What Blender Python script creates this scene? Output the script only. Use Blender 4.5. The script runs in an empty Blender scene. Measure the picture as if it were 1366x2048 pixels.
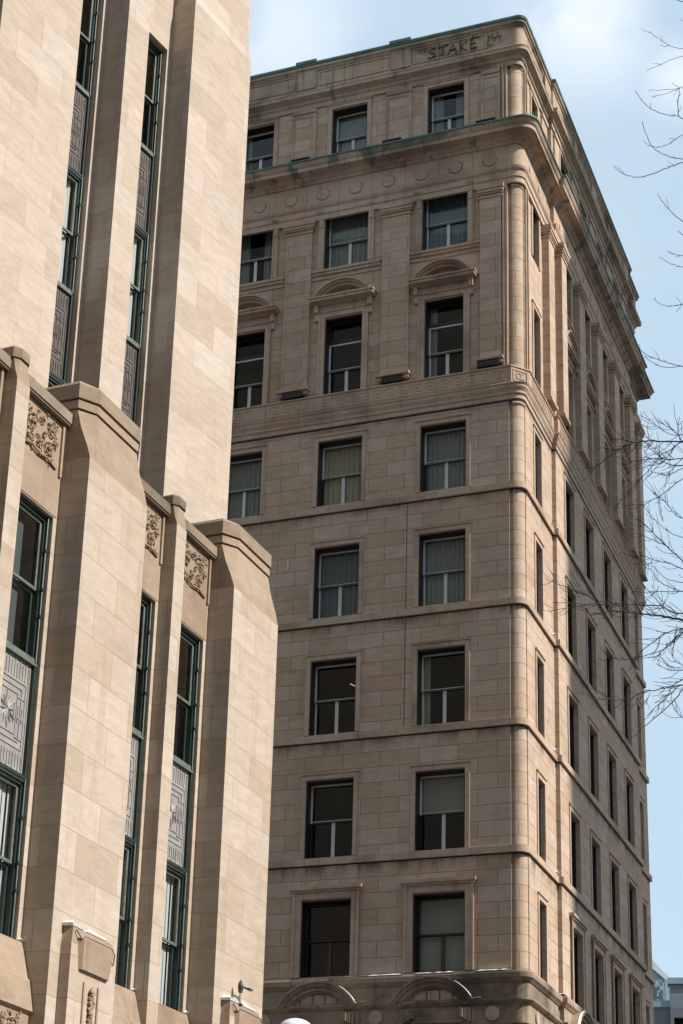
import bpy, math, random
from mathutils import Vector, Matrix
R=math.radians; PI=math.pi
random.seed(7)
scene=bpy.context.scene
COL=scene.collection
# ------------------------------------------------------------------ camera
PITCH,ROLL=R(20.68490845),R(2.46250325)
YH,YP,YT=R(22.86718951),R(25.20161359),R(32.80294635)
FPX=3875.348; PPX,PPY=531.336,1381.591; W,Hh=1366.,2048.
EYE=Vector((0,0,1.6))
fwd=Vector((0,math.cos(PITCH),math.sin(PITCH))); rt=Vector((1,0,0)); up=Vector((0,-math.sin(PITCH),math.cos(PITCH)))
cr,sr=math.cos(ROLL),math.sin(ROLL)
R2=cr*rt+sr*up; U2=-sr*rt+cr*up
cd=bpy.data.cameras.new('camera'); cam=bpy.data.objects.new('camera',cd); COL.objects.link(cam)
M=Matrix((R2,U2,-fwd)).transposed().to_4x4(); M.translation=EYE; cam.matrix_world=M
cd.sensor_fit='VERTICAL'; cd.sensor_height=36; cd.sensor_width=24; cd.lens=FPX/Hh*36
cd.shift_x=(W/2-PPX)/Hh; cd.shift_y=(PPY-Hh/2)/Hh
cd.clip_start=.1; cd.clip_end=3000
scene.camera=cam
def ray(x,y):
    return (x-PPX)*R2-(y-PPY)*U2+FPX*fwd
def at(x,y,d):
    r=ray(x,y); return EYE+r*(d/math.hypot(r.x,r.y))
# ------------------------------------------------------------------ light
SUN_AZ,SUN_EL=R(112.7),R(40)
sv=Vector((math.sin(SUN_AZ)*math.cos(SUN_EL),math.cos(SUN_AZ)*math.cos(SUN_EL),math.sin(SUN_EL)))
ld=bpy.data.lights.new('sun','SUN'); ld.energy=5.0; ld.angle=R(.53); ld.color=(1,.95,.88)
lo=bpy.data.objects.new('sun',ld); COL.objects.link(lo); lo.rotation_euler=sv.to_track_quat('Z','Y').to_euler(); lo.location=(40,-20,60)
world=bpy.data.worlds.new('World'); scene.world=world; world.use_nodes=True
nt=world.node_tree; N=nt.nodes; L=nt.links
bg=N['Background']; 
sky=N.new('ShaderNodeTexSky'); sky.sky_type='NISHITA'; sky.sun_disc=False; sky.sun_elevation=SUN_EL; sky.sun_rotation=SUN_AZ
sky.air_density=1.0; sky.dust_density=1.6; sky.ozone_density=1.3; sky.altitude=50
bg.inputs['Strength'].default_value=.085
geo=N.new('ShaderNodeTexCoord')
def blob(px,py,rad):
    d=ray(px,py).normalized()
    m=N.new('ShaderNodeVectorMath'); m.operation='DISTANCE'; L.new(geo.outputs['Generated'],m.inputs[0]); m.inputs[1].default_value=d
    r=N.new('ShaderNodeMapRange'); r.interpolation_type='SMOOTHSTEP'; r.inputs['From Min'].default_value=rad; r.inputs['From Max'].default_value=0
    L.new(m.outputs['Value'],r.inputs['Value']); return r.outputs['Result']
def mth(op,a,b):
    m=N.new('ShaderNodeMath'); m.operation=op
    for i,v in enumerate((a,b)):
        if isinstance(v,(int,float)): m.inputs[i].default_value=v
        else: L.new(v,m.inputs[i])
    return m.outputs[0]
nz=N.new('ShaderNodeTexNoise'); nz.inputs['Scale'].default_value=16; nz.inputs['Detail'].default_value=7; nz.inputs['Roughness'].default_value=.5; nz.inputs['Distortion'].default_value=.4
L.new(geo.outputs['Generated'],nz.inputs['Vector'])
bl=mth('MAXIMUM',mth('MAXIMUM',mth('MULTIPLY',blob(1180,0,.065),.62),mth('MULTIPLY',blob(560,60,.06),.4)),mth('MULTIPLY',blob(1366,150,.03),.6))
nr=N.new('ShaderNodeMapRange'); nr.inputs['From Min'].default_value=.3; nr.inputs['From Max'].default_value=.62; L.new(nz.outputs['Fac'],nr.inputs['Value'])
cl=mth('MULTIPLY',bl,nr.outputs['Result'])
thin=mth('ADD',mth('MULTIPLY',nr.outputs['Result'],.1),.0)
fac=mth('MINIMUM',mth('ADD',mth('MULTIPLY',cl,1.25),thin),.92)
hz=N.new('ShaderNodeMixRGB'); hz.inputs['Fac'].default_value=.72; hz.inputs['Color2'].default_value=(6.6,8.6,10.2,1)
L.new(sky.outputs['Color'],hz.inputs['Color1'])
mx=N.new('ShaderNodeMixRGB'); L.new(fac,mx.inputs['Fac']); L.new(hz.outputs['Color'],mx.inputs['Color1']); mx.inputs['Color2'].default_value=(9.6,10.2,11.2,1)
L.new(mx.outputs['Color'],bg.inputs['Color'])
vs=scene.view_settings; vs.view_transform='Standard'; vs.look='None'; vs.exposure=0.3; vs.gamma=1
scene.render.resolution_x=683; scene.render.resolution_y=1024
scene.render.engine='CYCLES'

# ------------------------------------------------------------------ materials
def newmat(name):
    m=bpy.data.materials.new(name); m.use_nodes=True; return m,m.node_tree.nodes,m.node_tree.links
def plain(name,col,rough=.6,metal=0,noise=.0,nscale=4,spec=.5):
    m,n,l=newmat(name); b=n['Principled BSDF']; b.inputs['Roughness'].default_value=rough; b.inputs['Metallic'].default_value=metal
    b.inputs['Specular IOR Level'].default_value=spec
    if noise:
        tc=n.new('ShaderNodeTexCoord'); t=n.new('ShaderNodeTexNoise'); t.inputs['Scale'].default_value=nscale; t.inputs['Detail'].default_value=6
        l.new(tc.outputs['Object'],t.inputs['Vector'])
        mr=n.new('ShaderNodeMapRange'); mr.inputs['From Min'].default_value=.3; mr.inputs['From Max'].default_value=.7; mr.inputs['To Min'].default_value=1-noise; mr.inputs['To Max'].default_value=1+noise*.6
        l.new(t.outputs['Fac'],mr.inputs['Value'])
        mm=n.new('ShaderNodeVectorMath'); mm.operation='SCALE'; mm.inputs[0].default_value=col; l.new(mr.outputs['Result'],mm.inputs['Scale'])
        l.new(mm.outputs['Vector'],b.inputs['Base Color'])
    else: b.inputs['Base Color'].default_value=(*col,1)
    return m
def stone(name,c1,c2,mortar=None,bw=1.,rh=.5,uo=0,vo=0,ms=.008,stain=.35,streak=.3,belts=None,scol=(.055,.045,.035),var=.12,copper=False,bump=.35,seed=0.,msm=.3):
    m,n,l=newmat(name); b=n['Principled BSDF']; b.inputs['Roughness'].default_value=.9; b.inputs['Specular IOR Level'].default_value=.25
    uv=n.new('ShaderNodeUVMap'); uv.uv_map='uv'
    tc=n.new('ShaderNodeTexCoord')
    def node(t,**k):
        x=n.new(t)
        for a,v in k.items(): setattr(x,a,v)
        return x
    def mixc(fac,a,bc,mode='MIX'):
        x=node('ShaderNodeMixRGB',blend_type=mode)
        for i,v in ((0,fac),(1,a),(2,bc)):
            if isinstance(v,(int,float)): x.inputs[i].default_value=v
            elif isinstance(v,tuple): x.inputs[i].default_value=(*v,1)
            else: l.new(v,x.inputs[i])
        return x.outputs[0]
    def rng(v,a,c,d=0,e=1,s=True):
        x=node('ShaderNodeMapRange'); 
        if s: x.interpolation_type='SMOOTHSTEP'
        for i,q in zip((1,2,3,4),(a,c,d,e)): x.inputs[i].default_value=q
        l.new(v,x.inputs[0]); return x.outputs[0]
    def noise(vec,scale,det=5,rough=.55,dist=0):
        x=node('ShaderNodeTexNoise'); x.inputs['Scale'].default_value=scale; x.inputs['Detail'].default_value=det; x.inputs['Roughness'].default_value=rough; x.inputs['Distortion'].default_value=dist
        l.new(vec,x.inputs['Vector']); return x.outputs['Fac']
    def mapping(vec,loc=(0,0,0),sc=(1,1,1)):
        x=node('ShaderNodeMapping'); x.inputs['Location'].default_value=loc; x.inputs['Scale'].default_value=sc; l.new(vec,x.inputs['Vector']); return x.outputs[0]
    bumpv=None
    P=mapping(tc.outputs['Object'],(seed,seed*1.7,0))
    if mortar:
        bt=node('ShaderNodeTexBrick'); bt.offset=.5; bt.offset_frequency=2; bt.squash=1
        l.new(mapping(uv.outputs[0],(uo,vo,0)),bt.inputs['Vector'])
        bt.inputs['Scale'].default_value=1; bt.inputs['Brick Width'].default_value=bw; bt.inputs['Row Height'].default_value=rh
        bt.inputs['Mortar Size'].default_value=ms; bt.inputs['Mortar Smooth'].default_value=msm; bt.inputs['Bias'].default_value=0
        bt.inputs['Color1'].default_value=(0,0,0,1); bt.inputs['Color2'].default_value=(1,1,1,1); bt.inputs['Mortar'].default_value=(.5,.5,.5,1)
        tone=node('ShaderNodeSeparateColor'); l.new(bt.outputs['Color'],tone.inputs[0])
        colr=mixc(tone.outputs[0],c1,c2)
        # a second per-block hue shift
        wn=node('ShaderNodeTexWhiteNoise',noise_dimensions='1D'); l.new(tone.outputs[0],wn.inputs['W'])
        hs=node('ShaderNodeHueSaturation'); l.new(colr,hs.inputs['Color']); l.new(rng(wn.outputs['Value'],0,1,1-var,1+var,False),hs.inputs['Value']); l.new(rng(wn.outputs['Value'],0,1,1.12,.86,False),hs.inputs['Saturation'])
        colr=hs.outputs[0]
    else: colr=mixc(noise(P,.7,3),c1,c2)
    # fine bedding grain and mottling
    g=noise(mapping(P,sc=(1,1,3.5)),2.2,8,.6,.8)
    colr=mixc(1.0,colr,(rngc:=None) or (1,1,1),'MULTIPLY')
    gm=node('ShaderNodeVectorMath',operation='SCALE'); l.new(colr,gm.inputs[0]); l.new(rng(g,.25,.75,.84,1.13,False),gm.inputs['Scale']); colr=gm.outputs[0]
    g2=noise(P,38,3,.6)
    gm=node('ShaderNodeVectorMath',operation='SCALE'); l.new(colr,gm.inputs[0]); l.new(rng(g2,.2,.8,.94,1.05,False),gm.inputs['Scale']); colr=gm.outputs[0]
    # dirt
    big=noise(P,.45,4,.6,.5)
    st=noise(mapping(P,sc=(3.2,3.2,.28)),1.3,6,.6,.3)
    d=node('ShaderNodeMath',operation='MULTIPLY'); l.new(rng(big,.45,.72),d.inputs[0]); d.inputs[1].default_value=stain
    colr=mixc(d.outputs[0],colr,scol)
    d=node('ShaderNodeMath',operation='MULTIPLY'); l.new(rng(st,.52,.8),d.inputs[0]); d.inputs[1].default_value=streak
    colr=mixc(d.outputs[0],colr,scol)
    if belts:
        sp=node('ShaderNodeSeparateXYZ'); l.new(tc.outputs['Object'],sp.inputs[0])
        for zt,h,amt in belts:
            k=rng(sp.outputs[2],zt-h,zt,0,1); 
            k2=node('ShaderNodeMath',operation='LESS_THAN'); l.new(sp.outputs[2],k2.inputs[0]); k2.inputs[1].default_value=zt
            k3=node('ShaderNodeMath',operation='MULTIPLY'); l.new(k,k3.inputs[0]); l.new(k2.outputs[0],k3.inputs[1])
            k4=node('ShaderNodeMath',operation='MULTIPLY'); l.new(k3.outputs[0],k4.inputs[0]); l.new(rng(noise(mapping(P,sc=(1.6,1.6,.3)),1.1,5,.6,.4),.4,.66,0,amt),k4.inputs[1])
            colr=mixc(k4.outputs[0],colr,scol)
    if copper:
        cp=noise(mapping(P,sc=(1,1,.35)),2.0,4,.6)
        colr=mixc(rng(cp,.52,.64,0,.75),colr,(.07,.13,.105))
    if mortar:
        colr=mixc(bt.outputs['Fac'],colr,mortar)
        bp=node('ShaderNodeBump',invert=True); bp.inputs['Strength'].default_value=bump; bp.inputs['Distance'].default_value=.01; l.new(bt.outputs['Fac'],bp.inputs['Height'])
        bp2=node('ShaderNodeBump'); bp2.inputs['Strength'].default_value=.25; bp2.inputs['Distance'].default_value=.006; l.new(noise(P,14,6,.65),bp2.inputs['Height']); l.new(bp.outputs[0],bp2.inputs['Normal'])
    else:
        bp2=node('ShaderNodeBump'); bp2.inputs['Strength'].default_value=.35; bp2.inputs['Distance'].default_value=.008; l.new(noise(P,12,6,.65),bp2.inputs['Height'])
    l.new(bp2.outputs[0],b.inputs['Normal'])
    l.new(colr,b.inputs['Base Color'])
    return m
def glassmat(name,refl=.12,tint=(.75,.8,.8)):
    m,n,l=newmat(name); n.remove(n['Principled BSDF']); o=n['Material Output']
    tr=n.new('ShaderNodeBsdfTransparent'); tr.inputs[0].default_value=(*tint,1)
    gl=n.new('ShaderNodeBsdfGlossy'); gl.inputs['Roughness'].default_value=.02; gl.inputs['Color'].default_value=(.9,.9,.88,1)
    tc=n.new('ShaderNodeTexCoord'); nz=n.new('ShaderNodeTexNoise'); nz.inputs['Scale'].default_value=1.3; nz.inputs['Detail'].default_value=2; l.new(tc.outputs['Object'],nz.inputs['Vector'])
    bp=n.new('ShaderNodeBump'); bp.inputs['Strength'].default_value=.12; bp.inputs['Distance'].default_value=.05; l.new(nz.outputs['Fac'],bp.inputs['Height']); l.new(bp.outputs[0],gl.inputs['Normal'])
    lw=n.new('ShaderNodeLayerWeight'); lw.inputs['Blend'].default_value=.5; fr=n.new('ShaderNodeMath'); fr.operation='POWER'; fr.inputs[1].default_value=4.; l.new(lw.outputs['Facing'],fr.inputs[0])
    ad=n.new('ShaderNodeMath'); ad.operation='MULTIPLY_ADD'; ad.inputs[1].default_value=.9; ad.inputs[2].default_value=refl; l.new(fr.outputs[0],ad.inputs[0]); ad.use_clamp=True
    mx=n.new('ShaderNodeMixShader'); l.new(ad.outputs[0],mx.inputs[0]); l.new(tr.outputs[0],mx.inputs[1]); l.new(gl.outputs[0],mx.inputs[2]); l.new(mx.outputs[0],o.inputs['Surface'])
    return m
DIRT=(.035,.028,.022)
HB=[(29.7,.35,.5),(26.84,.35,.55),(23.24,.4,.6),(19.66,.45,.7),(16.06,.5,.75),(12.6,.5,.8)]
H1,H2=(.455,.33,.238),(.48,.351,.256)
M_HW=stone('hotel_ashlar',H1,H2,(.12,.085,.06),bw=1.12,rh=.45,uo=.2,vo=.11,ms=.007,stain=.18,streak=.16,belts=HB,scol=DIRT,var=.05,bump=.6)
M_HT=stone('hotel_trim',(.455,.332,.24),(.485,.356,.26),(.12,.085,.06),bw=1.09,rh=50,uo=.95,ms=.006,stain=.4,streak=.4,scol=DIRT,seed=3,var=.03)
M_HC=stone('cornice_stone',(.45,.33,.24),(.50,.375,.28),(.10,.075,.055),bw=1.3,rh=60,uo=.2,ms=.008,stain=.55,streak=.6,scol=DIRT,copper=True,seed=5,var=.03)
M_HP=stone('parapet_stone',(.38,.285,.205),(.44,.335,.245),(.10,.075,.055),bw=1.6,rh=60,uo=.2,ms=.008,stain=.8,streak=.75,scol=(.03,.026,.02),seed=6,var=.03)
M_HA=stone('arch_stone',(.30,.225,.16),(.40,.30,.215),stain=.75,streak=.7,scol=(.02,.018,.016),seed=9)
M_PW=stone('podium_ashlar',(.425,.34,.265),(.475,.385,.305),(.33,.24,.18),bw=1.22,rh=.593,uo=.3,vo=-.337+.593,ms=.008,stain=.14,streak=.28,scol=(.24,.15,.09),var=.06,bump=.3,seed=2)
M_PC=stone('podium_weathered',(.27,.195,.135),(.40,.30,.215),stain=.7,streak=.65,scol=(.17,.11,.07),seed=8)
M_CAP=stone('cap_stone',(.23,.172,.122),(.32,.245,.178),stain=.6,streak=.3,scol=(.08,.065,.05),seed=4)
M_TW=stone('tower_ashlar',(.45,.365,.29),(.50,.41,.33),(.36,.27,.21),bw=1.3,rh=.628,uo=.15,vo=.1,ms=.005,stain=.1,streak=.1,scol=(.26,.17,.11),var=.055,bump=.3,seed=12)
M_COP=plain('verdigris_copper',(.10,.17,.14),.7,0,.5,3)
M_BRN=plain('dark_brown_paint',(.014,.009,.008),.5)
M_DRK=plain('dark_sash_paint',(.02,.017,.015),.5)
M_PALE=plain('pale_grey_paint',(.62,.62,.60),.5,0,.12,2)
M_GRN=plain('green_painted_steel',(.022,.036,.03),.45,0,.3,9)
M_GRNL=plain('worn_green_steel',(.13,.15,.12),.5,0,.3,12)
M_GLS=glassmat('window_glass',.05,(.68,.72,.72))
M_GLS2=glassmat('street_window_glass',.1,(.8,.84,.84))
M_ROOM=plain('dark_room',(.012,.013,.014),.9)
M_CURG=plain('grey_green_curtain',(.38,.40,.37),.9)
M_CURB=plain('blue_green_curtain',(.20,.28,.29),.9)
M_CURY=plain('beige_curtain',(.62,.53,.38),.9)
M_CURW=plain('white_curtain',(.72,.71,.68),.9)
M_BLND=plain('roller_blind',(.50,.48,.42),.9)
M_SOOTSHADE=plain('soot_and_shade',(.03,.025,.02),.9)  # grime colour that also carries painted undercut shade
M_ALU=plain('cast_aluminium',(.31,.29,.275),.6,.15,.2,6)
M_ALUD=plain('dark_cast_metal',(.095,.08,.07),.6,.2,.3,6)
M_SNOW=plain('snow',(.85,.87,.9),.7)
M_BLK=plain('black_metal',(.012,.012,.013),.4)
M_BARK=plain('bark',(.055,.04,.036),.9)
M_PAINT=plain('black_spray_paint',(.04,.033,.03),.6)
M_ASPH=plain('asphalt',(.05,.05,.052),.9,0,.3,2)
M_PAVE=plain('concrete_paving',(.28,.27,.25),.9,0,.2,1.5)
M_ROOF=plain('roof_gravel',(.18,.17,.16),.9,0,.3,3)

# ------------------------------------------------------------------ mesh builder
class MB:
    def __init__(s): s.v=[]; s.f=[]; s.m=[]; s.mats=[]
    def mi(s,m):
        if m not in s.mats: s.mats.append(m)
        return s.mats.index(m)
    def poly(s,pts,m):
        i=len(s.v); s.v+= [tuple(p) for p in pts]; s.f.append(tuple(range(i,i+len(pts)))); s.m.append(s.mi(m))
    def box(s,x0,x1,y0,y1,z0,z1,m):
        if x0>x1:x0,x1=x1,x0
        if y0>y1:y0,y1=y1,y0
        i=len(s.v); s.v+=[(x0,y0,z0),(x1,y0,z0),(x1,y1,z0),(x0,y1,z0),(x0,y0,z1),(x1,y0,z1),(x1,y1,z1),(x0,y1,z1)]
        for f in ((0,3,2,1),(4,5,6,7),(0,1,5,4),(1,2,6,5),(2,3,7,6),(3,0,4,7)):
            s.f.append(tuple(i+k for k in f)); s.m.append(s.mi(m))
    def loft(s,rings,m,cap=True,close=True):
        i=len(s.v); n=len(rings[0])
        for r in rings: s.v+=[tuple(p) for p in r]
        for a in range(len(rings)-1):
            for k in range(n if close else n-1):
                k2=(k+1)%n
                s.f.append((i+a*n+k,i+a*n+k2,i+(a+1)*n+k2,i+(a+1)*n+k)); s.m.append(s.mi(m))
        if cap and close:
            s.f.append(tuple(i+k for k in reversed(range(n)))); s.m.append(s.mi(m))
            s.f.append(tuple(i+(len(rings)-1)*n+k for k in range(n))); s.m.append(s.mi(m))
    def tube(s,pts,r,m,n=5,r2=None):
        pts=[Vector(p) for p in pts]; rings=[]
        for k,p in enumerate(pts):
            t=(pts[min(k+1,len(pts)-1)]-pts[max(k-1,0)]).normalized()
            a=t.cross(Vector((0,0,1)) if abs(t.z)<.9 else Vector((1,0,0))).normalized(); b=t.cross(a)
            rr=r if r2 is None else r+(r2-r)*k/(len(pts)-1)
            rings.append([p+rr*(math.cos(2*PI*q/n)*a+math.sin(2*PI*q/n)*b) for q in range(n)])
        s.loft(rings,m)
    def disc(s,c,ax,r,d,m,n=20):
        # short cylinder; ax 'x' or 'y' ; from c outwards by d
        rings=[]
        for t in (0,d):
            ring=[]
            for k in range(n):
                a=2*PI*k/n
                if ax=='y': ring.append((c[0]+r*math.cos(a),c[1]+t,c[2]+r*math.sin(a)))
                else: ring.append((c[0]+t,c[1]+r*math.cos(a),c[2]+r*math.sin(a)))
            rings.append(ring)
        s.loft(rings,m)
    def build(s,name,parent=None,smooth=False,loc=None,rot=None):
        me=bpy.data.meshes.new(name); me.from_pydata(s.v,[],s.f)
        for m in s.mats: me.materials.append(m)
        me.polygons.foreach_set('material_index',s.m)
        uvl=me.uv_layers.new(name='uv')
        me.validate(); me.update()
        import bmesh
        bm=bmesh.new(); bm.from_mesh(me); 
        if smooth: bmesh.ops.remove_doubles(bm,verts=bm.verts,dist=1e-5)
        bmesh.ops.recalc_face_normals(bm,faces=bm.faces) if smooth else None
        ul=bm.loops.layers.uv.active
        for f in bm.faces:
            n=f.normal; ax,ay,az=abs(n.x),abs(n.y),abs(n.z)
            if smooth: f.smooth=True
            for lp in f.loops:
                c=lp.vert.co
                if az>max(ax,ay): lp[ul].uv=(c.x,c.y)
                elif ax>ay: lp[ul].uv=(c.y,c.z)
                else: lp[ul].uv=(c.x,c.z)
        bm.to_mesh(me); bm.free()
        o=bpy.data.objects.new(name,me); COL.objects.link(o)
        if parent is not None: o.parent=parent
        if loc is not None: o.location=loc
        if rot is not None: o.rotation_euler=rot
        return o
def empty(name,loc,rz=0,parent=None):
    o=bpy.data.objects.new(name,None); o.empty_display_size=.5; COL.objects.link(o); o.location=loc; o.rotation_euler=(0,0,rz)
    if parent: o.parent=parent
    return o
def tag(o,label=None,cat=None,group=None,kind=None):
    if label:o['label']=label
    if cat:o['category']=cat
    if group:o['group']=group
    if kind:o['kind']=kind
    return o
def wall(mb,ax,plane,u0,u1,z0,z1,holes,depth,m,out=1):
    """ax 'F': plane y=plane facing -y, u=x ; ax 'S': plane x=plane facing +x, u=y"""
    us=sorted({u0,u1}|{min(max(v,u0),u1) for h in holes for v in h[:2]}); zs=sorted({z0,z1}|{min(max(v,z0),z1) for h in holes for v in h[2:]})
    P=(lambda u,d,z:(u,plane+d,z)) if ax=='F' else (lambda u,d,z:(plane-d,u,z))
    def q(a,b,c,d_):
        pts=[a,b,c,d_]
        mb.poly(pts,m)
    for i in range(len(us)-1):
        for j in range(len(zs)-1):
            cu,cz=(us[i]+us[i+1])/2,(zs[j]+zs[j+1])/2
            if any(h[0]<cu<h[1] and h[2]<cz<h[3] for h in holes): continue
            q(P(us[i],0,zs[j]),P(us[i+1],0,zs[j]),P(us[i+1],0,zs[j+1]),P(us[i],0,zs[j+1]))
    for a,b,c,d in holes:
        q(P(a,0,c),P(a,0,d),P(a,depth,d),P(a,depth,c)); q(P(b,0,d),P(b,0,c),P(b,depth,c),P(b,depth,d))
        q(P(a,0,d),P(b,0,d),P(b,depth,d),P(a,depth,d)); q(P(b,0,c),P(a,0,c),P(a,depth,c),P(b,depth,c))
def pbox(mb,ax,plane,u0,u1,z0,z1,proud,m,back=.02):
    if ax=='F': mb.box(u0,u1,plane-proud,plane+back,z0,z1,m)
    else: mb.box(plane-back,plane+proud,u0,u1,z0,z1,m)

# ------------------------------------------------------------------ window builder (X width, Y into wall, Z up, origin bottom centre of opening)
def sash(mb,x0,x1,z0,z1,y,t,w,m,ml=None):
    mb.box(x0,x0+w,y,y+t,z0,z1,ml or m); mb.box(x1-w,x1,y,y+t,z0,z1,m)
    mb.box(x0+w,x1-w,y,y+t,z1-w,z1,m); mb.box(x0+w,x1-w,y,y+t,z0,z0+w,m)
def curtain_mesh(x0,x1,z0,z1,y,m,folds=9,amp=.035,seed=0):
    mb=MB(); n=folds*6; rnd=random.Random(seed); ph=rnd.random()*6; a=[]
    pts=[]
    for k in range(n+1):
        t=k/n; x=x0+(x1-x0)*t; pts.append((x,y+amp*math.sin(t*folds*2*PI+ph+.8*math.sin(t*9+ph))))
    mb.loft([[(x,yy,z0) for x,yy in pts],[(x,yy,z1) for x,yy in pts]],m,cap=False,close=False)
    return mb
def make_window(parent,loc,rz,w,h,style,curt=None,seed=0,trans=0,y0=.03,frameside=.035,q=.31):
    """hotel double-hung window"""
    o=MB(); fs=frameside; hw=w/2
    e_=q+.14; o.box(-hw,-hw+fs,y0,e_,0,h,M_BRN); o.box(hw-fs,hw,y0,e_,0,h,M_BRN); o.box(-hw+fs,hw-fs,y0,e_,h-fs*1.2,h,M_BRN); o.box(-hw+fs,hw-fs,q-.05,e_+.02,0,.05,M_BRN)
    wd=o.build('window',parent,loc=loc,rot=(0,0,rz))
    x0,x1=-hw+fs+.004,hw-fs-.004; zb=.055; zt=h-fs*1.2-.005
    if trans:
        t=MB(); t.box(x0,x1,q-.02,q+.07,zt-trans-.09,zt-trans,M_BRN); sash(t,x0,x1,zt-trans,zt,q+.01,.04,.035,M_DRK,M_DRK); t.build('transom_light',wd)
        p=MB(); p.poly([(x0+.03,q+.035,zt-trans+.03),(x1-.03,q+.035,zt-trans+.03),(x1-.03,q+.035,zt-.03),(x0+.03,q+.035,zt-.03)],M_GLS); p.build('pane',wd)
        zt=zt-trans-.095
    zm=zb+(zt-zb)*.5
    pale=M_PALE if style!='dark' else M_DRK
    u=MB(); sash(u,x0,x1,zm-.03,zt,q,.045,.05,pale if style!='dark' else M_BRN,pale); u.box(x0+.045,x1-.045,q-.002,q,zm-.03,zm-.0,M_DRK); u.build('upper_sash',wd)
    l=MB(); sash(l,x0,x1,zb,zm+.01,q+.055,.045,.045,M_DRK,pale if style=='pale' else M_DRK)
    l.box(-.05,.05,q+.053,q+.095,zb+.045,zm-.035,M_PALE if style!='dark' else plainbrown)
    l.build('lower_sash',wd)
    p=MB()
    p.poly([(x0+.04,q+.02,zm+.01),(x1-.04,q+.02,zm+.01),(x1-.04,q+.02,zt-.04),(x0+.04,q+.02,zt-.04)],M_GLS)
    p.poly([(x0+.04,q+.08,zb+.04),(x1-.04,q+.08,zb+.04),(x1-.04,q+.08,zm-.03),(x0+.04,q+.08,zm-.03)],M_GLS)
    po=p.build('pane',wd); rp=random.Random(seed*13+int(h*100)); po.rotation_euler=(rp.uniform(-.004,.004),0,rp.uniform(-.02,.02))
    ztop=h-fs*1.2
    if curt:
        kind,mat=curt
        if kind=='full': curtain_mesh(x0,x1,zb,ztop,q+.14,mat,9,.03,seed).build('curtain',wd,True)
        elif kind=='parted':
            g=.17*w; 
            curtain_mesh(x0,-g,zb,ztop,q+.14,mat,4,.035,seed).build('curtain',wd,True); curtain_mesh(g,x1,zb,ztop,q+.14,mat,4,.035,seed+1).build('curtain',wd,True)
        elif kind=='side':
            curtain_mesh(x0,x0+.22,zb,ztop,q+.13,mat,3,.035,seed).build('curtain',wd,True)
        elif kind=='blind':
            b=MB(); b.box(x0,x1,q+.15,q+.155,zm-.02 if style!='dark' else zb,ztop,mat); b.build('blind',wd)
    return wd
plainbrown=plain('brown_mullion',(.07,.035,.022),.5)
def copy_tree(o,parent,loc=None,rot=None):
    c=o.copy(); COL.objects.link(c); c.parent=parent
    if loc is not None: c.location=loc
    if rot is not None: c.rotation_euler=rot
    for ch in list(o.children): copy_tree(ch,c)
    return c

# ================================================================== GROUND
g=MB(); 
nseg=40
g.poly([(-1500,-1500,0),(1500,-1500,0),(1500,1500,0),(-1500,1500,0)],M_ASPH); tag(g.build('ground'),kind='structure')

# ================================================================== HOTEL
def origin(px,py,d):
    p=at(px,py,d); return (p.x,p.y,0)
HO=origin(1047,1100,50)
HOT=empty('corner_building',HO,-YH)
tag(HOT,'tall brown stone building with rounded corner, green copper cornice and greek key band','building')
YE=16.7; XW=-16.; JA,JB=3.4,14.75; JP=.13; RC=.3
def path(d,seg=8,rc=RC):
    cr_=rc+.3*d; p=[(XW,-d),(d-cr_,-d)]
    if seg==1: p=[(XW,-d),(-.30,-d),(d,.36)]
    else:
        for k in range(1,seg+1):
            a=-PI/2+PI/2*k/seg; p.append((d-cr_+cr_*math.cos(a),-d+cr_+cr_*math.sin(a)))
    p+=[(d,JA-d),(JP+d,JA-d),(JP+d,JB+d),(d,JB+d),(d,YE+d),(-9,YE+d)]
    return p
def sweep(mb,prof,m,seg=8,rc=RC):
    rings=[[(x,y,z) for x,y in path(d,seg,rc)] for d,z in prof]
    i=len(mb.v); n=len(rings[0])
    for r in rings: mb.v+=r
    for a in range(len(rings)-1):
        for k in range(n-1):
            mb.f.append((i+a*n+k,i+a*n+k+1,i+(a+1)*n+k+1,i+(a+1)*n+k)); mb.m.append(mb.mi(m))
FX=[-2.39-3.215*k for k in range(4)]
FL=[ # name z0 z1 width
 ('attic',39.35,41.31,1.2),('cap',35.33,37.5,1.46),('ped',30.88,33.53,1.22),('p1',27.12,29.27,1.40),('p2',23.50,25.75,1.40),('p3',19.90,22.16,1.40),('p4',16.28,18.54,1.42),('p5',12.93,15.07,1.46)]
LOWER=[('g2',8.9,11.3,1.4),('g1',3.2,6.6,1.6)]
SY=[1.69,5.1,7.75,10.38,13.0,15.45]; SWs=[.74,1.12,1.12,1.12,1.12,.78]
Fholes=[]; Sholes=[]
for nm,z0,z1,w in FL+LOWER:
    for x in FX: Fholes.append((x-w/2,x+w/2,z0,z1))
    for y,sw in zip(SY,SWs): Sholes.append((y-sw/2,y+sw/2,z0,z1))
mb=MB(); wall(mb,'F',0,XW,-.40,0,42.2,Fholes,.5,M_HW)
mb.poly([(-.40,0,0),(-.40,.07,0),(-.40,.07,42.2),(-.40,0,42.2)],M_HW); mb.poly([(-.40,.07,0),(-RC+.01,.07,0),(-RC+.01,.07,42.2),(-.40,.07,42.2)],M_HW)
mb.build('front_wall',HOT)
mb=MB()
wall(mb,'S',0,RC,JA,0,42.2,[h for h in Sholes if h[0]<JA],.5,M_HW)
mb.poly([(0,JA,0),(JP,JA,0),(JP,JA,42.2),(0,JA,42.2)],M_HW)
wall(mb,'S',JP,JA,JB,0,42.2,[h for h in Sholes if JA<h[0]<JB-.5],.6,M_HW)
mb.poly([(JP,JB,0),(0,JB,0),(0,JB,42.2),(JP,JB,42.2)],M_HW)
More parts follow.
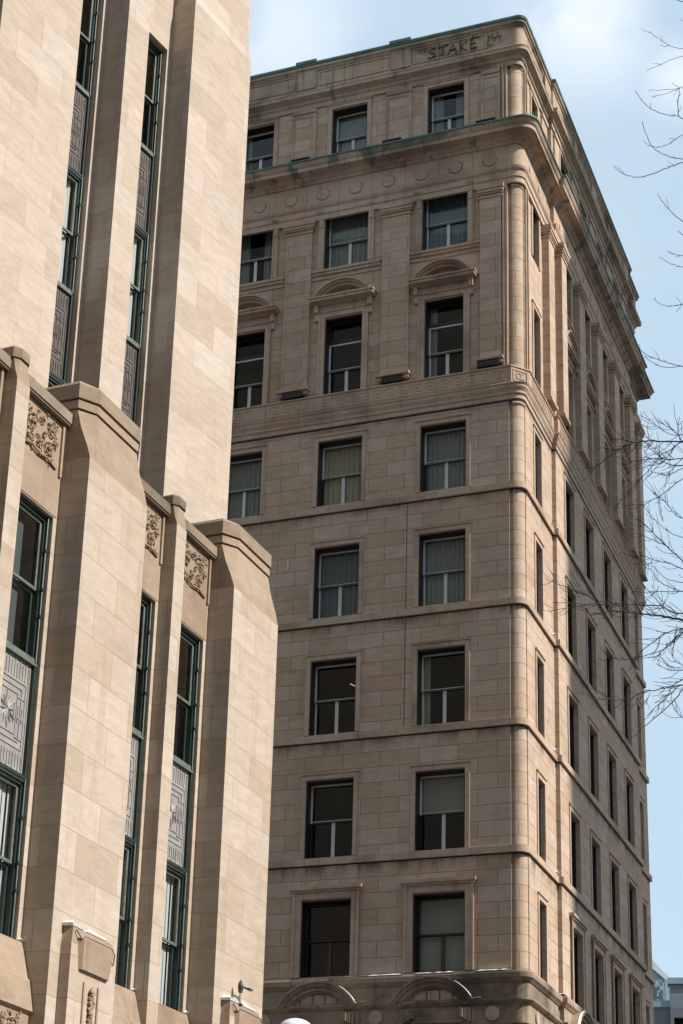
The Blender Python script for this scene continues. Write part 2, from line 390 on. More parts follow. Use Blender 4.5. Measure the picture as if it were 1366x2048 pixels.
wall(mb,'S',0,JB,YE,0,42.2,[h for h in Sholes if h[0]>JB-.5],.5,M_HW)
mb.poly([(0,RC,0),(0,RC,42.2),(-.03,RC,42.2),(-.03,RC,0)],M_HW)
mb.build('side_wall',HOT)
mb=MB(); mb.poly([(0,YE,0),(XW,YE,0),(XW,YE,42.2),(0,YE,42.2)],M_HW); mb.poly([(XW,YE,0),(XW,0,0),(XW,0,42.2),(XW,YE,42.2)],M_HW); mb.build('rear_wall',HOT)
mb=MB(); mb.poly([(XW,.1,42.3),(0,.1,42.3),(0,YE,42.3),(XW,YE,42.3)],M_ROOF); mb.build('roof',HOT)
# rounded corner shaft, slightly recessed behind the two wall edges
mb=MB(); r=.275; n=14
ring=lambda z,rr:[(-RC+rr*math.cos(-PI/2+PI/2*k/n),RC+rr*math.sin(-PI/2+PI/2*k/n),z) for k in range(n+1)]
mb.loft([ring(0,r),ring(42.2,r)],M_HW,cap=False,close=False); mb.build('rounded_corner',HOT,True)
# slim beads either side of the corner in the pilaster storeys
for (za,zb) in ((30.8,37.2),(39.2,41.7)):
    mb=MB(); mb.box(-.47,-.415,-.075,.02,za,zb,M_HT); mb.box(-.56,-.505,-.10,.02,za,zb,M_HT); mb.box(-.02,.06,.36,.44,za,zb,M_HT); mb.box(-.02,.09,.5,.56,za,zb,M_HT)
    mb.build('corner_bead',HOT)
mb=MB(); pr=[(.18,37.0),(.2,37.04),(.18,37.08)]
# interior
mb=MB(); mb.box(XW+.2,-1.3,1.3,YE-.3,.1,42.0,M_ROOM); mb.build('dark_interior',HOT)
# bands
def band(name,prof,m,seg=8,rc=RC):
    mb=MB(); sweep(mb,prof,m,seg,rc); o=mb.build(name,HOT); return o
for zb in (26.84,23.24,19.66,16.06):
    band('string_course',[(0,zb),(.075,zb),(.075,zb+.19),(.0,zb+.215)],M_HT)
    band('soot_shadow_line',[(.004,zb-.038),(.006,zb-.001)],M_SOOTSHADE)  # dark line: grime with the shade under the course painted in
band('sill_cornice',[(0,12.1),(.03,12.1),(.03,12.56),(.06,12.58),(.10,12.63),(.15,12.68),(.16,12.80),(.14,12.86),(0,12.885)],M_HA)
band('arch_entablature',[(0,11.5),(.04,11.5),(.04,11.98),(.1,12.02),(.16,12.08),(.16,12.13),(.0,12.16)],M_HA)
band('key_moulding',[(0,29.72),(.03,29.74),(.03,29.86),(.07,29.9),(.07,29.97),(.13,30.08),(.13,30.14),(.17,30.2),(.10,30.26)],M_HT)
band('soot_shadow_line',[(.004,29.66),(.006,29.73)],M_SOOTSHADE)  # painted grime and underside shade below the key moulding
band('key_band',[(.10,30.26),(.12,30.26),(.12,30.74),(.16,30.76),(.16,30.80),(0,30.83)],M_HT,1)
band('architrave',[(0,37.16),(.08,37.16),(.08,37.34),(.11,37.36),(.11,37.55),(.16,37.62),(.18,37.70),(.07,37.74),(.07,38.52)],M_HT)
band('cornice',[(.07,38.52),(.12,38.54),(.14,38.62),(.22,38.68),(.24,38.74),(.46,38.80),(.50,38.80),(.50,38.92),(.54,38.96),(.60,39.08)],M_HC,rc=.3)
band('copper_edge',[(.60,39.08),(.63,39.09),(.63,39.15),(0,39.24)],M_COP,rc=.3)
band('attic_entablature',[(0,41.52),(.05,41.53),(.05,41.68),(.1,41.72),(.12,41.8),(.26,41.9),(.28,41.9),(.28,42.0),(.30,42.04),(.12,42.12)],M_HP,rc=.2)
band('parapet',[(.10,42.12),(.14,42.14),(.14,42.22),(.10,42.26),(.10,42.92),(.13,42.94),(.16,43.0),(.2,43.02),(.2,43.12)],M_HP,rc=.2)
band('coping',[(.2,43.12),(.23,43.13),(.25,43.2),(.2,43.27),(-.4,43.32),(-.4,42.3)],M_COP,rc=.2)
# corner shaft rings
mb=MB()
for z in (29.55,37.05,41.45,38.45):
    mb.loft([ring(z,.28),ring(z+.03,.32),ring(z+.08,.32),ring(z+.12,.28)],M_HT,cap=False,close=False)
mb.build('shaft_ring',HOT,True)
# greek key relief
mb=MB()
def key(mb,ax,plane,u,z,s,flip):
    t=.028; q=lambda a,b,c,d: pbox(mb,ax,plane,u+min(a,b)*s,u+max(a,b)*s,z+c*s,z+d*s,.015,M_HT,.01)
    q(0,1,0,.09);q(0,.09,.09,1);q(.09,.85,.91,1);q(.76,.85,.27,.91);q(.33,.76,.27,.36);q(.33,.42,.36,.68);q(.42,.58,.59,.68)
k=0; x=-.86
while x>-13: key(mb,'F',-.12,x,30.31,.37,0); x-=.415
mb.build('greek_key_relief',HOT)
mb=MB(); y=.62
while y<16.3:
    if y+.4<JA-.15: key(mb,'S',.12,y,30.31,.37,0)
    elif y>JA and y+.4<JB: key(mb,'S',.12+JP,y,30.31,.37,0)
    elif y>JB+.15: key(mb,'S',.12,y,30.31,.37,0)
    y+=.415
mb.build('greek_key_relief',HOT)
# corner key block motif
mb=MB(); c0=Vector((-.30,-.12,0)); c1=Vector((.12,.36,0)); dd=(c1-c0); ln=dd.length; dd.normalize(); nn_=Vector((dd.y,-dd.x,0))
def cb(a,b,z0,z1):
    A=c0+dd*a*ln; B=c0+dd*b*ln; o_=nn_*.02; 
    mb.loft([[(*(A-o_*.5).xy,z0),(*(B-o_*.5).xy,z0),(*(B+o_).xy,z0),(*(A+o_).xy,z0)],[(*(A-o_*.5).xy,z1),(*(B-o_*.5).xy,z1),(*(B+o_).xy,z1),(*(A+o_).xy,z1)]],M_HT)
for a,b,c,d in ((.1,.9,30.31,30.345),(.1,.9,30.65,30.685),(.1,.16,30.35,30.645),(.84,.9,30.35,30.645),(.28,.72,30.40,30.43),(.28,.34,30.435,30.6),(.34,.66,30.57,30.6),(.5,.56,30.48,30.565)): cb(a,b,c,d)
mb.build('greek_key_relief',HOT)
# medallions
mb=MB()
for k in range(12):
    x=-.95-1.09*k
    pts=[(x+.215*math.cos(a),-.072,38.1+.215*math.sin(a)) for a in [2*PI*q/22 for q in range(23)]]
    mb=MB(); mb.disc((x,-.07,38.1),'y',.2,-.02,M_HT,22); mb.tube(pts,.012,M_HA,4); mb.build('medallion',HOT)
mb=MB()
for k in range(14):
    y=.95+1.09*k; pl=.07+(JP if JA<y<JB else 0)
    if abs(y-JA)<.3 or abs(y-JB)<.3: continue
    mb=MB(); mb.disc((pl,y,38.1),'x',.2,.03,M_HT,22); mb.build('medallion',HOT)
# pilasters
def pilaster(ax,plane,u0,u1,za,zb,proud,name='pilaster',base=True):
    mb=MB(); pbox(mb,ax,plane,u0,u1,za,zb-.42,proud,M_HW)
    for i,(e,c,d) in enumerate(((.03,.42,.36),(.0,.36,.30),(.05,.30,.24),(.08,.24,.14),(.11,.14,.0))):
        pbox(mb,ax,plane,u0-e,u1+e,zb-c,zb-d,proud+e,M_HT)
    if base:
        pbox(mb,ax,plane,u0-.04,u1+.04,za-.1,za,proud+.05,M_HT)
    return mb.build(name,HOT)
PX_=[(-1.25,-.60),(-4.37,-3.49),(-7.58,-6.72),(-10.8,-9.93)]
for a,b in PX_: pilaster('F',0,a,b,31.05,37.15,.11)
SP=[(2.5,3.2,0),(3.62,4.26,JP),(6.02,6.83,JP),(8.66,9.47,JP),(11.29,12.1,JP),(13.85,14.6,JP),(15.98,16.6,0)]
for a,b,p in SP: pilaster('S',p,a,b,31.05,37.15,.23)
for a,b in PX_:
    mb=MB(); 
    for (c,d,e,f,pp) in ((a+.02,b-.02,39.3,41.36,.05),(a+.02,b-.02,41.36,41.52,.09)): pbox(mb,'F',0,c,d,e,f,pp,M_HW if pp<.06 else M_HT)
    # raised border
    for (c,d,e,f) in ((a+.02,a+.1,39.3,41.3),(b-.1,b-.02,39.3,41.3),(a+.1,b-.1,41.2,41.3)): pbox(mb,'F',-.05,c,d,e,f,.02,M_HT,0.01)
    mb.build('attic_pilaster',HOT)
for a,b,p in SP:
    mb=MB(); pbox(mb,'S',p,a+.02,b-.02,39.3,41.36,.06,M_HW); pbox(mb,'S',p,a,b,41.36,41.52,.1,M_HT); mb.build('attic_pilaster',HOT)
# parapet blocks and panels
for a,b in [(-4.2,-3.54),(-7.42,-6.76),(-10.6,-9.98)]:
    mb=MB(); pbox(mb,'F',-.10,a,b,42.27,42.93,.05,M_HP); mb.box(a-.03,b+.03,-.27,-.05,43.2,43.31,M_COP); mb.build('parapet_block',HOT)
for a,b,p in [(2.5,4.2,.0),(6.1,6.8,JP),(8.7,9.4,JP),(11.3,12.1,JP),(13.8,14.7,JP),(16.0,16.6,0)]:
    mb=MB(); q=p if a>3 else 0.02
    mb.box(.05+q,.16+q,a,b,42.27,42.93,M_HP); mb.build('parapet_block',HOT)
for a,b in [(-3.45,-1.0),(-6.68,-4.28),(-9.9,-7.5)]:
    mb=MB()
    for (c,d,e,f) in ((a,b,42.84,42.88),(a,b,42.32,42.36),(a,a+.04,42.36,42.84),(b-.04,b,42.36,42.84)): pbox(mb,'F',-.10,c,d,e,f,.025,M_HP,.01)
    mb.build('parapet_panel',HOT)
# window surrounds
def surround(ax,pl,u,w,z0,z1,kind,i=0):
    mb=MB(); a,b=u-w/2,u+w/2
    if kind=='plain':
        t=.13; 
        pbox(mb,ax,pl,a-t,a-.003,z0,z1+.02,.028,M_HT); pbox(mb,ax,pl,b+.003,b+t,z0,z1+.02,.028,M_HT); pbox(mb,ax,pl,a-t,b+t,z1+.02,z1+.16,.028,M_HT)
        pbox(mb,ax,pl,a-t-.02,b+t+.02,z1+.16,z1+.20,.06,M_HT)
    elif kind=='hood':
        t=.24
        pbox(mb,ax,pl,a-t,a-.003,z0,z1+.03,.05,M_HT); pbox(mb,ax,pl,b+.003,b+t,z0,z1+.03,.05,M_HT); pbox(mb,ax,pl,a-t,b+t,z1+.03,z1+.22,.05,M_HT)
        pbox(mb,ax,pl,a-t-.0,a-t+.07,z0,z1+.22,.08,M_HT); pbox(mb,ax,pl,b+t-.07,b+t+.0,z0,z1+.22,.08,M_HT)
        pbox(mb,ax,pl,a-t-.04,b+t+.04,z1+.22,z1+.28,.10,M_HT); pbox(mb,ax,pl,a-t-.08,b+t+.08,z1+.28,z1+.37,.15,M_HT)
    elif kind=='attic':
        t=.14
        pbox(mb,ax,pl,a-t,a-.003,z0,z1+.03,.035,M_HT); pbox(mb,ax,pl,b+.003,b+t,z0,z1+.03,.035,M_HT); pbox(mb,ax,pl,a-t,b+t,z1+.03,z1+.15,.035,M_HT); pbox(mb,ax,pl,a-t-.03,b+t+.03,z1+.15,z1+.19,.06,M_HT)
    elif kind=='cap':
        t=.2
        for s0,s1 in ((a-t,a-.003),(b+.003,b+t)):
            pbox(mb,ax,pl,s0,s1,z0+.02,z1-.36,.05,M_HT); pbox(mb,ax,pl,s0-.02,s1+(.02 if s0<u-w/2 else .02)*(0 if s1<u else 1),z1-.36,z1-.30,.08,M_HT)
            pbox(mb,ax,pl,s0-.0,s1,z1-.30,z1-.14,.06,M_HT); pbox(mb,ax,pl,s0-.03,s1+.0,z1-.14,z1-.04,.11,M_HT); pbox(mb,ax,pl,s0+.03,s1-.03,z1-.62,z1-.36,.075,M_HT)
        hb=1.17 if w>.9 and ax=='F' else w/2+.24
        pbox(mb,ax,pl,u-hb,u+hb,z0-.10,z0-.02,.09,M_HT); pbox(mb,ax,pl,u-hb,u+hb,z0-.20,z0-.10,.05,M_HT); pbox(mb,ax,pl,u-hb,u+hb,z0-.36,z0-.31,.03,M_HT)
    elif kind=='ped':
        t=.2
        for s0,s1 in ((a-t,a-.003),(b+.003,b+t)): pbox(mb,ax,pl,s0,s1,z0-.05,z1+.04,.045,M_HT)
        for s0,s1 in ((a-t,a-t+.06),(b+t-.06,b+t)): pbox(mb,ax,pl,s0,s1,z0-.05,z1+.2,.07,M_HT)
        pbox(mb,ax,pl,a-t,b+t,z1+.04,z1+.26,.045,M_HT); pbox(mb,ax,pl,a-t,b+t,z1+.21,z1+.26,.08,M_HT)
        pbox(mb,ax,pl,a-t-.02,b+t+.02,z1+.26,z1+.44,.06,M_HT)
        hw=w/2+(.42 if ax=='F' else .34); zb=z1+.50; ps=1 if ax=='F' else .62
        # consoles
        for s0,s1 in ((a-t-.12,a-t),(b+t,b+t+.12)):
            pbox(mb,ax,pl,s0,s1,z1-.05,z1+.2,.08,M_HT); pbox(mb,ax,pl,s0,s1,z1+.2,z1+.46,.17,M_HT)
        pbox(mb,ax,pl,u-hw+.08,u+hw-.08,z1+.44,zb,.16,M_HT); pbox(mb,ax,pl,u-hw,u+hw,zb,zb+.09,.34*ps,M_HT); pbox(mb,ax,pl,u-hw-.03,u+hw+.03,zb+.09,zb+.14,.38*ps,M_HT)
        # segmental arch over it
        c=hw*.86; rise=.5; Rr=(c*c+rise*rise)/(2*rise); zc=zb+.14+rise-Rr; th=math.asin(c/Rr); nn2=14
        def arc(rad,d):
            out=[]
            for k in range(nn2+1):
                q=-th+2*th*k/nn2; uu=u+rad*math.sin(q); zz=zc+rad*math.cos(q)
                out.append((uu,zz))
            return out
        for (ra,rb,pr) in ((Rr-.14,Rr-.06,.2*ps),(Rr-.06,Rr+.0,.28*ps),(Rr,Rr+.05,.36*ps)):
            A=arc(ra,0);B=arc(rb,0)
            for k in range(nn2):
                pts=[A[k],A[k+1],B[k+1],B[k]]
                if ax=='F': r0=[(p[0],pl+.01,p[1]) for p in pts]; r1=[(p[0],pl-pr,p[1]) for p in pts]
                else: r0=[(pl-.01,p[0],p[1]) for p in pts]; r1=[(pl+pr,p[0],p[1]) for p in pts]
                mb.loft([r0,r1],M_HT)
        # carved tympanum boss and side scroll ends
        for s in (-1,1):
            cc=(u+s*(hw-.14),zb+.2)
            if ax=='F': mb.disc((cc[0],pl,cc[1]),'y',.08,-.3*ps,M_HT,10)
            else: mb.disc((pl,cc[0],cc[1]),'x',.08,.3*ps,M_HT,10)
    return mb.build('window_surround',HOT)
KIND={'attic':'attic','cap':'cap','ped':'ped','p1':'plain','p2':'plain','p3':'plain','p4':'plain','p5':'hood','g2':'plain','g1':'plain'}
FC={('attic',0):('parted',M_CURG),('attic',1):('full',M_CURG),('attic',2):('side',M_CURG),('cap',0):('full',M_CURB),('cap',1):('full',M_CURG),('cap',2):('parted',M_CURG),
 ('ped',0):('side',M_CURG),('ped',1):None,('ped',2):None,('p1',0):('full',M_CURG),('p1',1):('full',M_CURY),('p1',2):('full',M_CURG),('p2',0):('full',M_CURG),('p2',1):('full',M_CURB),('p3',0):('side',M_CURY),('p3',1):None,('p4',0):('blind',M_BLND),('p4',1):None,('p5',0):('blind',M_BLND),('p5',1):None}
for nm,z0,z1,w in FL+LOWER:
    for i,x in enumerate(FX):
        surround('F',0,x,w,z0,z1,KIND[nm])
        st='dark' if nm in('p5','g1','g2') or (nm,i) in () else ('pale' if nm in('p2','p3','cap','attic','ped') else 'semi')
        make_window(HOT,(x,0,z0),0,w,z1-z0,st,FC.get((nm,i)),seed=i*7+len(nm),trans=.62 if nm=='ped' else (.0))
protos={}
for nm,z0,z1,w in FL+LOWER:
    for j,(y,sw) in enumerate(zip(SY,SWs)):
        pl=JP if JA<y<JB else 0
        k=KIND[nm]
        if k=='hood' and sw<1: k='plain'
        if k=='ped' and sw<1: k='attic'
        if k=='cap' and sw<1: k='attic'
        surround('S',pl,y,sw,z0,z1,k)
        key_=(nm,sw)
        if key_ not in protos:
            protos[key_]=make_window(HOT,(pl-.02,y,z0),PI/2,sw,z1-z0,'dark',None,seed=j,frameside=.07,y0=.09,q=.17)
        else: copy_tree(protos[key_],HOT,(pl-.02,y,z0),(0,0,PI/2))
# arches over the third storey windows, front
def archpart(u,ax='F',pl=0):
    mb=MB(); c=1.08; rise=.62; zb=12.1; Rr=(c*c+rise*rise)/(2*rise); zc=zb+rise-Rr; th=math.asin(c/Rr)
    for (ra,rb,pr) in ((Rr-.26,Rr-.2,.1),(Rr-.2,Rr-.08,.16),(Rr-.08,Rr+.0,.24),(Rr,Rr+.05,.3)):
        for k in range(18):
            q0=-th+2*th*k/18;q1=-th+2*th*(k+1)/18
            pts=[(u+ra*math.sin(q0),zc+ra*math.cos(q0)),(u+ra*math.sin(q1),zc+ra*math.cos(q1)),(u+rb*math.sin(q1),zc+rb*math.cos(q1)),(u+rb*math.sin(q0),zc+rb*math.cos(q0))]
            if ax=='F': mb.loft([[(p[0],pl,p[1]) for p in pts],[(p[0],pl-pr,p[1]) for p in pts]],M_HA)
            else: mb.loft([[(pl,p[0],p[1]) for p in pts],[(pl+pr,p[0],p[1]) for p in pts]],M_HA)
    for k in range(-2,3):
        pbox(mb,ax,pl,u+k*.36-.16,u+k*.36+.16,12.16,12.3+ (.12 if abs(k)<2 else 0),.055+.004*(k%2),M_HT)
    return mb.build('arch_hood',HOT)
for x in FX: archpart(x-.12)
for y in SY[1:5]: archpart(y,'S',JP)
mb=MB()
for x in (-.9,-4.1,-7.3): mb=MB(); mb.disc((x,-.04,11.76),'y',.19,-.04,M_HT,20); mb.build('medallion',HOT)
mb=MB(); mb.disc((.04,.85,11.76),'x',.19,.04,M_HT,20); mb.build('medallion',HOT)
# carved capitals and consoles under the arches
for x in FX[:3]:
    mb=MB()
    for s in (-1,1):
        for q in range(4): pbox(mb,'F',-.04,x+s*(.98-.1*q)-.04,x+s*(.98-.1*q)+.04,11.52+.05*q,11.92,.05+.04*q,M_HA)
    pbox(mb,'F',-.04,x-.7,x+.7,11.55,11.62,.06,M_HA)
    mb.build('carved_console',HOT)
# thin dark grey joint line and conduit on facade
mb=MB(); mb.box(-3.47,-3.45,-.008,.01,19.93,26.84,plain('joint_grey',(.11,.085,.065),.9)); mb.build('vertical_joint',HOT)
mb=MB(); mb.box(-7.15,-7.12,-.05,.0,25.15,25.5,M_PALE); mb.build('conduit',HOT)
# graffiti : hand drawn strokes
gs=[]
S_=[ # strokes in unit letter boxes (x,z)
 ('S',0.0,[[(.9,.95),(.5,1.0),(.15,.8),(.3,.58),(.75,.45),(.8,.2),(.45,.0),(0,.1)]]),
 ('T',.95,[[(0,.9),(1.2,1.02)],[(.55,1.05),(.5,0)]]),
 ('A',1.9,[[(0,0),(.5,1.0),(.95,0)],[(.1,.38),(.9,.42)]]),
 ('K',2.95,[[(.1,1.05),(.05,-.1)],[(.85,1.0),(.12,.45),(.85,.0)]]),
 ('E',3.95,[[(.1,1.1),(.05,0)],[(.0,1.02),(.85,1.2)],[(.05,.55),(.6,.62)],[(.0,.0),(.75,.12)]])]
mb=MB(); sc=.36; gx,gz=-2.97,42.36
for nm,ox,strokes in S_:
    for st in strokes: mb.tube([(gx+(ox+p[0]*.85)*sc*.98,-.128,gz+p[1]*sc*1.05+.03) for p in st],.019,M_PAINT,5)
# small tags to the right: M A and drips
for st in ([(-.99,42.55),(-.95,42.8),(-.9,42.62),(-.86,42.82),(-.82,42.58)],[(-.78,42.5),(-.68,42.86),(-.58,42.45)],[(-.8,42.64),(-.52,42.66)],[(-1.35,42.75),(-1.3,42.84),(-1.24,42.72)],[(-3.3,42.72),(-3.2,42.73)],[(-3.12,42.74),(-3.02,42.76)],[(-1.52,42.82),(-1.46,42.9),(-1.5,42.7)]):
    mb.tube([(a,-.128,b) for a,b in st],.012,M_PAINT,4)
rnd=random.Random(3)
for k in range(16):
    x=-2.9+2.0*rnd.random(); z=42.28+.16*rnd.random(); mb.tube([(x,-.128,z),(x+.05*rnd.random(),-.128,z+.05),(x+.08+.06*rnd.random(),-.128,z+.02*rnd.random())],.009,M_PAINT,4)
o=mb.build('graffiti',HOT); o['label']='black spray painted STAKE lettering on the parapet'
# ledge floodlights (separate things)
def wp(loc): return HOT.matrix_basis@Vector(loc)
HOTM=Matrix.Translation(Vector(HO))@Matrix.Rotation(-YH,4,'Z')
def ledge_light(loc,label,w=.5,h=.11,group='black floodlights on the stone ledges'):
    p=HOTM@Vector(loc); t=empty('floodlight',p,-YH); tag(t,label,'floodlight',group)
    b=MB(); rings=[]
    b.loft([[(-w/2,-.09,0),(w/2,-.09,0),(w/2,.08,0),(-w/2,.08,0)],[(-w/2,-.10,.02),(w/2,-.10,.02),(w/2,.09,.02),(-w/2,.09,.02)],[(-w/2,-.10,h-.02),(w/2,-.10,h-.02),(w/2,.09,h-.02),(-w/2,.09,h-.02)],[(-w/2+.01,-.08,h),(w/2-.01,-.08,h),(w/2-.01,.08,h),(-w/2+.01,.08,h)]],M_BLK); b.build('housing',t)
    c=MB(); 
    for s in (-1.4,-.7,0,.7,1.4): c.box(s*w*.3-.012,s*w*.3+.012,-.112,-.1,.02,h-.02,M_DRK)
    c.build('grille',t)
    return t
for x,la in ((-.98,'black floodlight on the greek key ledge next to the rounded corner'),(-3.95,'black floodlight on the greek key ledge under the middle pilaster'),(-7.16,'black floodlight on the greek key ledge beside the pale tower')):
    ledge_light((x,-.10,30.84),la,.66,.2)
for x,la in ((-.95,'low black floodlight on the copper cornice next to the rounded corner'),(-3.98,'low black floodlight on the copper cornice between the two right attic windows'),(-7.05,'low black floodlight on the copper cornice beside the leftmost attic window')):
    ledge_light((x,-.48,39.235),la,.62,.06)
# pilaster foot mouldings above the ledge lights
for a,b in PX_:
    mb=MB(); pbox(mb,'F',0,a-.08,b+.08,31.06,31.14,.24,M_HT); mb.build('pilaster_foot',HOT)
# lit tubes inside two windows
def emis(name,col,st):
    m,n,l=newmat(name); b=n['Principled BSDF']; b.inputs['Base Color'].default_value=(*col,1); b.inputs['Emission Color'].default_value=(*col,1); b.inputs['Emission Strength'].default_value=st; return m
for (pos,dirv,mm,la) in (((-5.15,.75,21.55),(.42,.0,-.22),emis('warm_tube',(1,.62,.22),.55),'warm ceiling tube glowing inside the dark window above the lit green tube'),((-5.0,.75,17.42),(.36,0,-.01),emis('green_tube',(.55,.8,.6),.5),'pale green ceiling tube glowing inside the lower left dark window')):
    p=HOTM@Vector(pos); t=empty('ceiling_light',p,-YH); tag(t,la,'ceiling light')
    b=MB(); d=Vector(dirv); b.tube([-.5*d,.5*d],.018,mm,6); b.build('tube',t)
    b=MB(); b.tube([-.52*d+Vector((0,.03,.03)),.52*d+Vector((0,.03,.03))],.014,M_DRK,5); b.build('fitting',t)
# snow lying on hotel ledges
mb=MB()
def snowstrip(mb,x0,x1,y0,y1,z,h,n=10,seed=0):
    r_=random.Random(seed)
    A=[];B=[];Cc=[]
    for k in range(n+1):
        t=k/n; e=1 if 0<k<n else .15; hh=h*(.5+.7*r_.random())*e
        if abs(x1-x0)>abs(y1-y0): x=x0+(x1-x0)*t; A.append((x,y0,z)); B.append((x,(y0*.6+y1*.4),z+hh)); Cc.append((x,y1,z+hh*.6))
        else: y=y0+(y1-y0)*t; A.append((x0,y,z)); B.append(((x0*.6+x1*.4),y,z+hh)); Cc.append((x1,y,z+hh*.6))
    mb.loft([A,B,Cc],M_SNOW,cap=False,close=False)
for k,(a,b) in enumerate(((-5.0,-3.3),(-1.3,-.45),(-9,-7.5),(-3.0,-1.9))): snowstrip(mb,a,b,-.155,0,12.87,.03,12,k)
for x in FX[:3]:
    c=1.1; rise=.62; Rr=(c*c+rise*rise)/(2*rise); zc=12.1+rise-Rr+.05; th=math.asin(c/Rr); pts=[]
    for k in range(11):
        q=th*(.05+.92*k/10); pts.append((x-.12+Rr*math.sin(q),-.24,zc+Rr*math.cos(q)+.015))
    mb.tube(pts[5:],.008,M_SNOW,6,.018)
    snowstrip(mb,x+.95,x+1.25,-.16,0,12.16,.03,5,3)
for y,(p) in ((3.3,.09),(5.6,.2),): snowstrip(mb,p,p+.13,y-.25,y+.1,12.87,.05,6,4)
for z in (26.84,23.24,19.66,16.06): snowstrip(mb,.02,.10,JA-.32,JA-.1,z+.27,.05,5,int(z))
for y in (6.4,9.05,11.7,14.2): snowstrip(mb,JP+.02,JP+.16,y-.2,y+.45,30.82,.06,6,int(y))
pts=[]
for k in range(9):
    q=-1.05+.9*k/8; Rr=1.25; pts.append((JP+.26,5.1+Rr*math.sin(q),11.5+Rr*math.cos(q)))
mb.tube(pts,.05,M_SNOW,6,.03)
sn=mb.build('snow'); sn.matrix_world=HOTM; tag(sn,'thin snow lying along the brown building ledges and arch hoods','snow',kind='stuff')

# ================================================================== PODIUM + TOWER
PO=origin(541,1614,32); TO=origin(478,580,34)
ART=empty('limestone_building',PO,-YP); tag(ART,'pale limestone art deco building with stepped piers and tall green framed window strips','building')
PER=5.04
def pier(parent,a0,a1,top=True):
    mb=MB(); D=1.3
    def rg(z,fx,c1,c,e=0): return [(-D,a0-e,z),(-c1+e*.4,a0-e,z),(-fx+e,a0+c,z),(-fx+e,a1-c,z),(-c1+e*.4,a1+e,z),(-D,a1+e,z)]
    mb.loft([rg(0,0,.0008,.001),rg(14.93,0,.0008,.001)],M_PW,cap=False)
    mb.loft([rg(14.93,0,.0008,.001),rg(15.15,.02,.07,.08),rg(15.45,.07,.19,.2),rg(15.78,.11,.28,.27)],M_PC,cap=False)
    mb.loft([rg(15.78,.13,.29,.27),rg(15.81,.13,.29,.27)],M_DRK,cap=False)
    mb.loft([rg(15.80,.11,.27,.27,.02),rg(15.80,.11,.27,.27,.03),rg(15.93,.11,.27,.27,.03),rg(15.95,.13,.28,.28,.0)],M_PC)
    o=mb.build('pier',parent)
    mb=MB(); mb.loft([rg(15.965,.11,.27,.27,.02),rg(15.965,.11,.27,.27,.055),rg(16.2,.11,.27,.27,.05),rg(16.27,.14,.28,.29,.0)],M_CAP); mb.build('pier_cap',parent)
    # broach mouldings on the left chamfer
    mb=MB()
    for z in (15.52,15.68):
        for s,(e0,e1) in enumerate(((a0,a0+.22),)):
            mb.tube([(-.30,a0-.004,z-.02),(-.27,a0+.02,z),(-.125,a0+.235,z+.0)],.011,M_CAP,5)
    mb.tube([(-.1,a0+.29,15.0),(-.112,a0+.285,15.78)],.01,M_CAP,4)
    mb.build('chamfer_moulding',parent)
def fin(parent,a0,a1):
    mb=MB(); D=1.1; B=.22
    def rg(z,fx,c1,c,e=0): return [(-D,a0-e,z),(-B-c1,a0-e,z),(-B-fx+e,a0+c,z),(-B-fx+e,a1-c,z),(-B-c1,a1+e,z),(-D,a1+e,z)]
    mb.loft([rg(0,0,.0008,.001),rg(15.35,0,.0008,.001)],M_PW,cap=False); mb.loft([rg(15.35,0,.0008,.001),rg(15.5,.015,.05,.04),rg(15.7,.03,.09,.07)],M_PC,cap=False)
    mb.build('fin',parent)
    mb=MB(); mb.loft([rg(15.71,.03,.09,.07,.0),rg(15.71,.03,.09,.07,.03),rg(15.86,.03,.09,.07,.03),rg(15.9,.05,.10,.08,.0)],M_CAP); mb.build('fin_cap',parent)
def deco_panel(w,h,m,seed=0):
    """cast spandrel: X width, Y into wall, Z up"""
    mb=MB(); hw=w/2; mb.box(-hw,hw,.03,.05,0,h,m)
    def rect(x0,x1,z0,z1,t=.016,d=.012):
        d=.012
        mb.box(x0,x1,.03-d,.032,z0,z0+t,m); mb.box(x0,x1,.03-d,.032,z1-t,z1,m); mb.box(x0,x0+t,.03-d,.032,z0+t,z1-t,m); mb.box(x1-t,x1,.03-d,.032,z0+t,z1-t,m)
    rect(-hw+.03,hw-.03,.04,h-.04)
    # vertical fluting top and bottom
    n=14
    for k in range(n):
        x=-hw+.07+(w-.14)*k/(n-1)
        mb.box(x-.008,x+.008,.018,.032,h*.80,h-.08-.05*(k%2),m); mb.box(x-.008,x+.008,.018,.032,.07+.05*(k%2),h*.18,m)
    # stepped meander frames
    for i in range(3):
        e=.10*i; rect(-hw+.09+e,hw-.09-e,h*.22+e*.9,h*.78-e*.9,.018,.028)
    for s in (-1,1):
        for i in range(3):
            mb.box(s*(hw-.16-.1*i)-.008,s*(hw-.16-.1*i)+.008,.016,.032,h*.44-.02*i,h*.56+.02*i,m)
            mb.box(min(s*(hw-.1),s*(hw-.3)),max(s*(hw-.1),s*(hw-.3)),.017,.032,h*(.3+.17*i),h*(.3+.17*i)+.015,m)
    # centre star
    for k in range(12):
        a=2*PI*k/12+.13; L_=.17+.06*(k%2)
        p0=Vector((0,0,h/2)); d=Vector((math.cos(a),0,math.sin(a)*1.25)); q=Vector((-d.z,0,d.x)).normalized()*.024
        mid=p0+d*L_*.4; tip=p0+d*L_
        mb.poly([p0+Vector((0,.0,0)),mid+q+Vector((0,.025,0)),tip+Vector((0,.01,0))],m); mb.poly([p0+Vector((0,.0,0)),tip+Vector((0,.01,0)),mid-q+Vector((0,.025,0))],m)
        mb.tube([p0+Vector((0,.012,0)),tip+Vector((0,.02,0))],.006,m,4)
    return mb
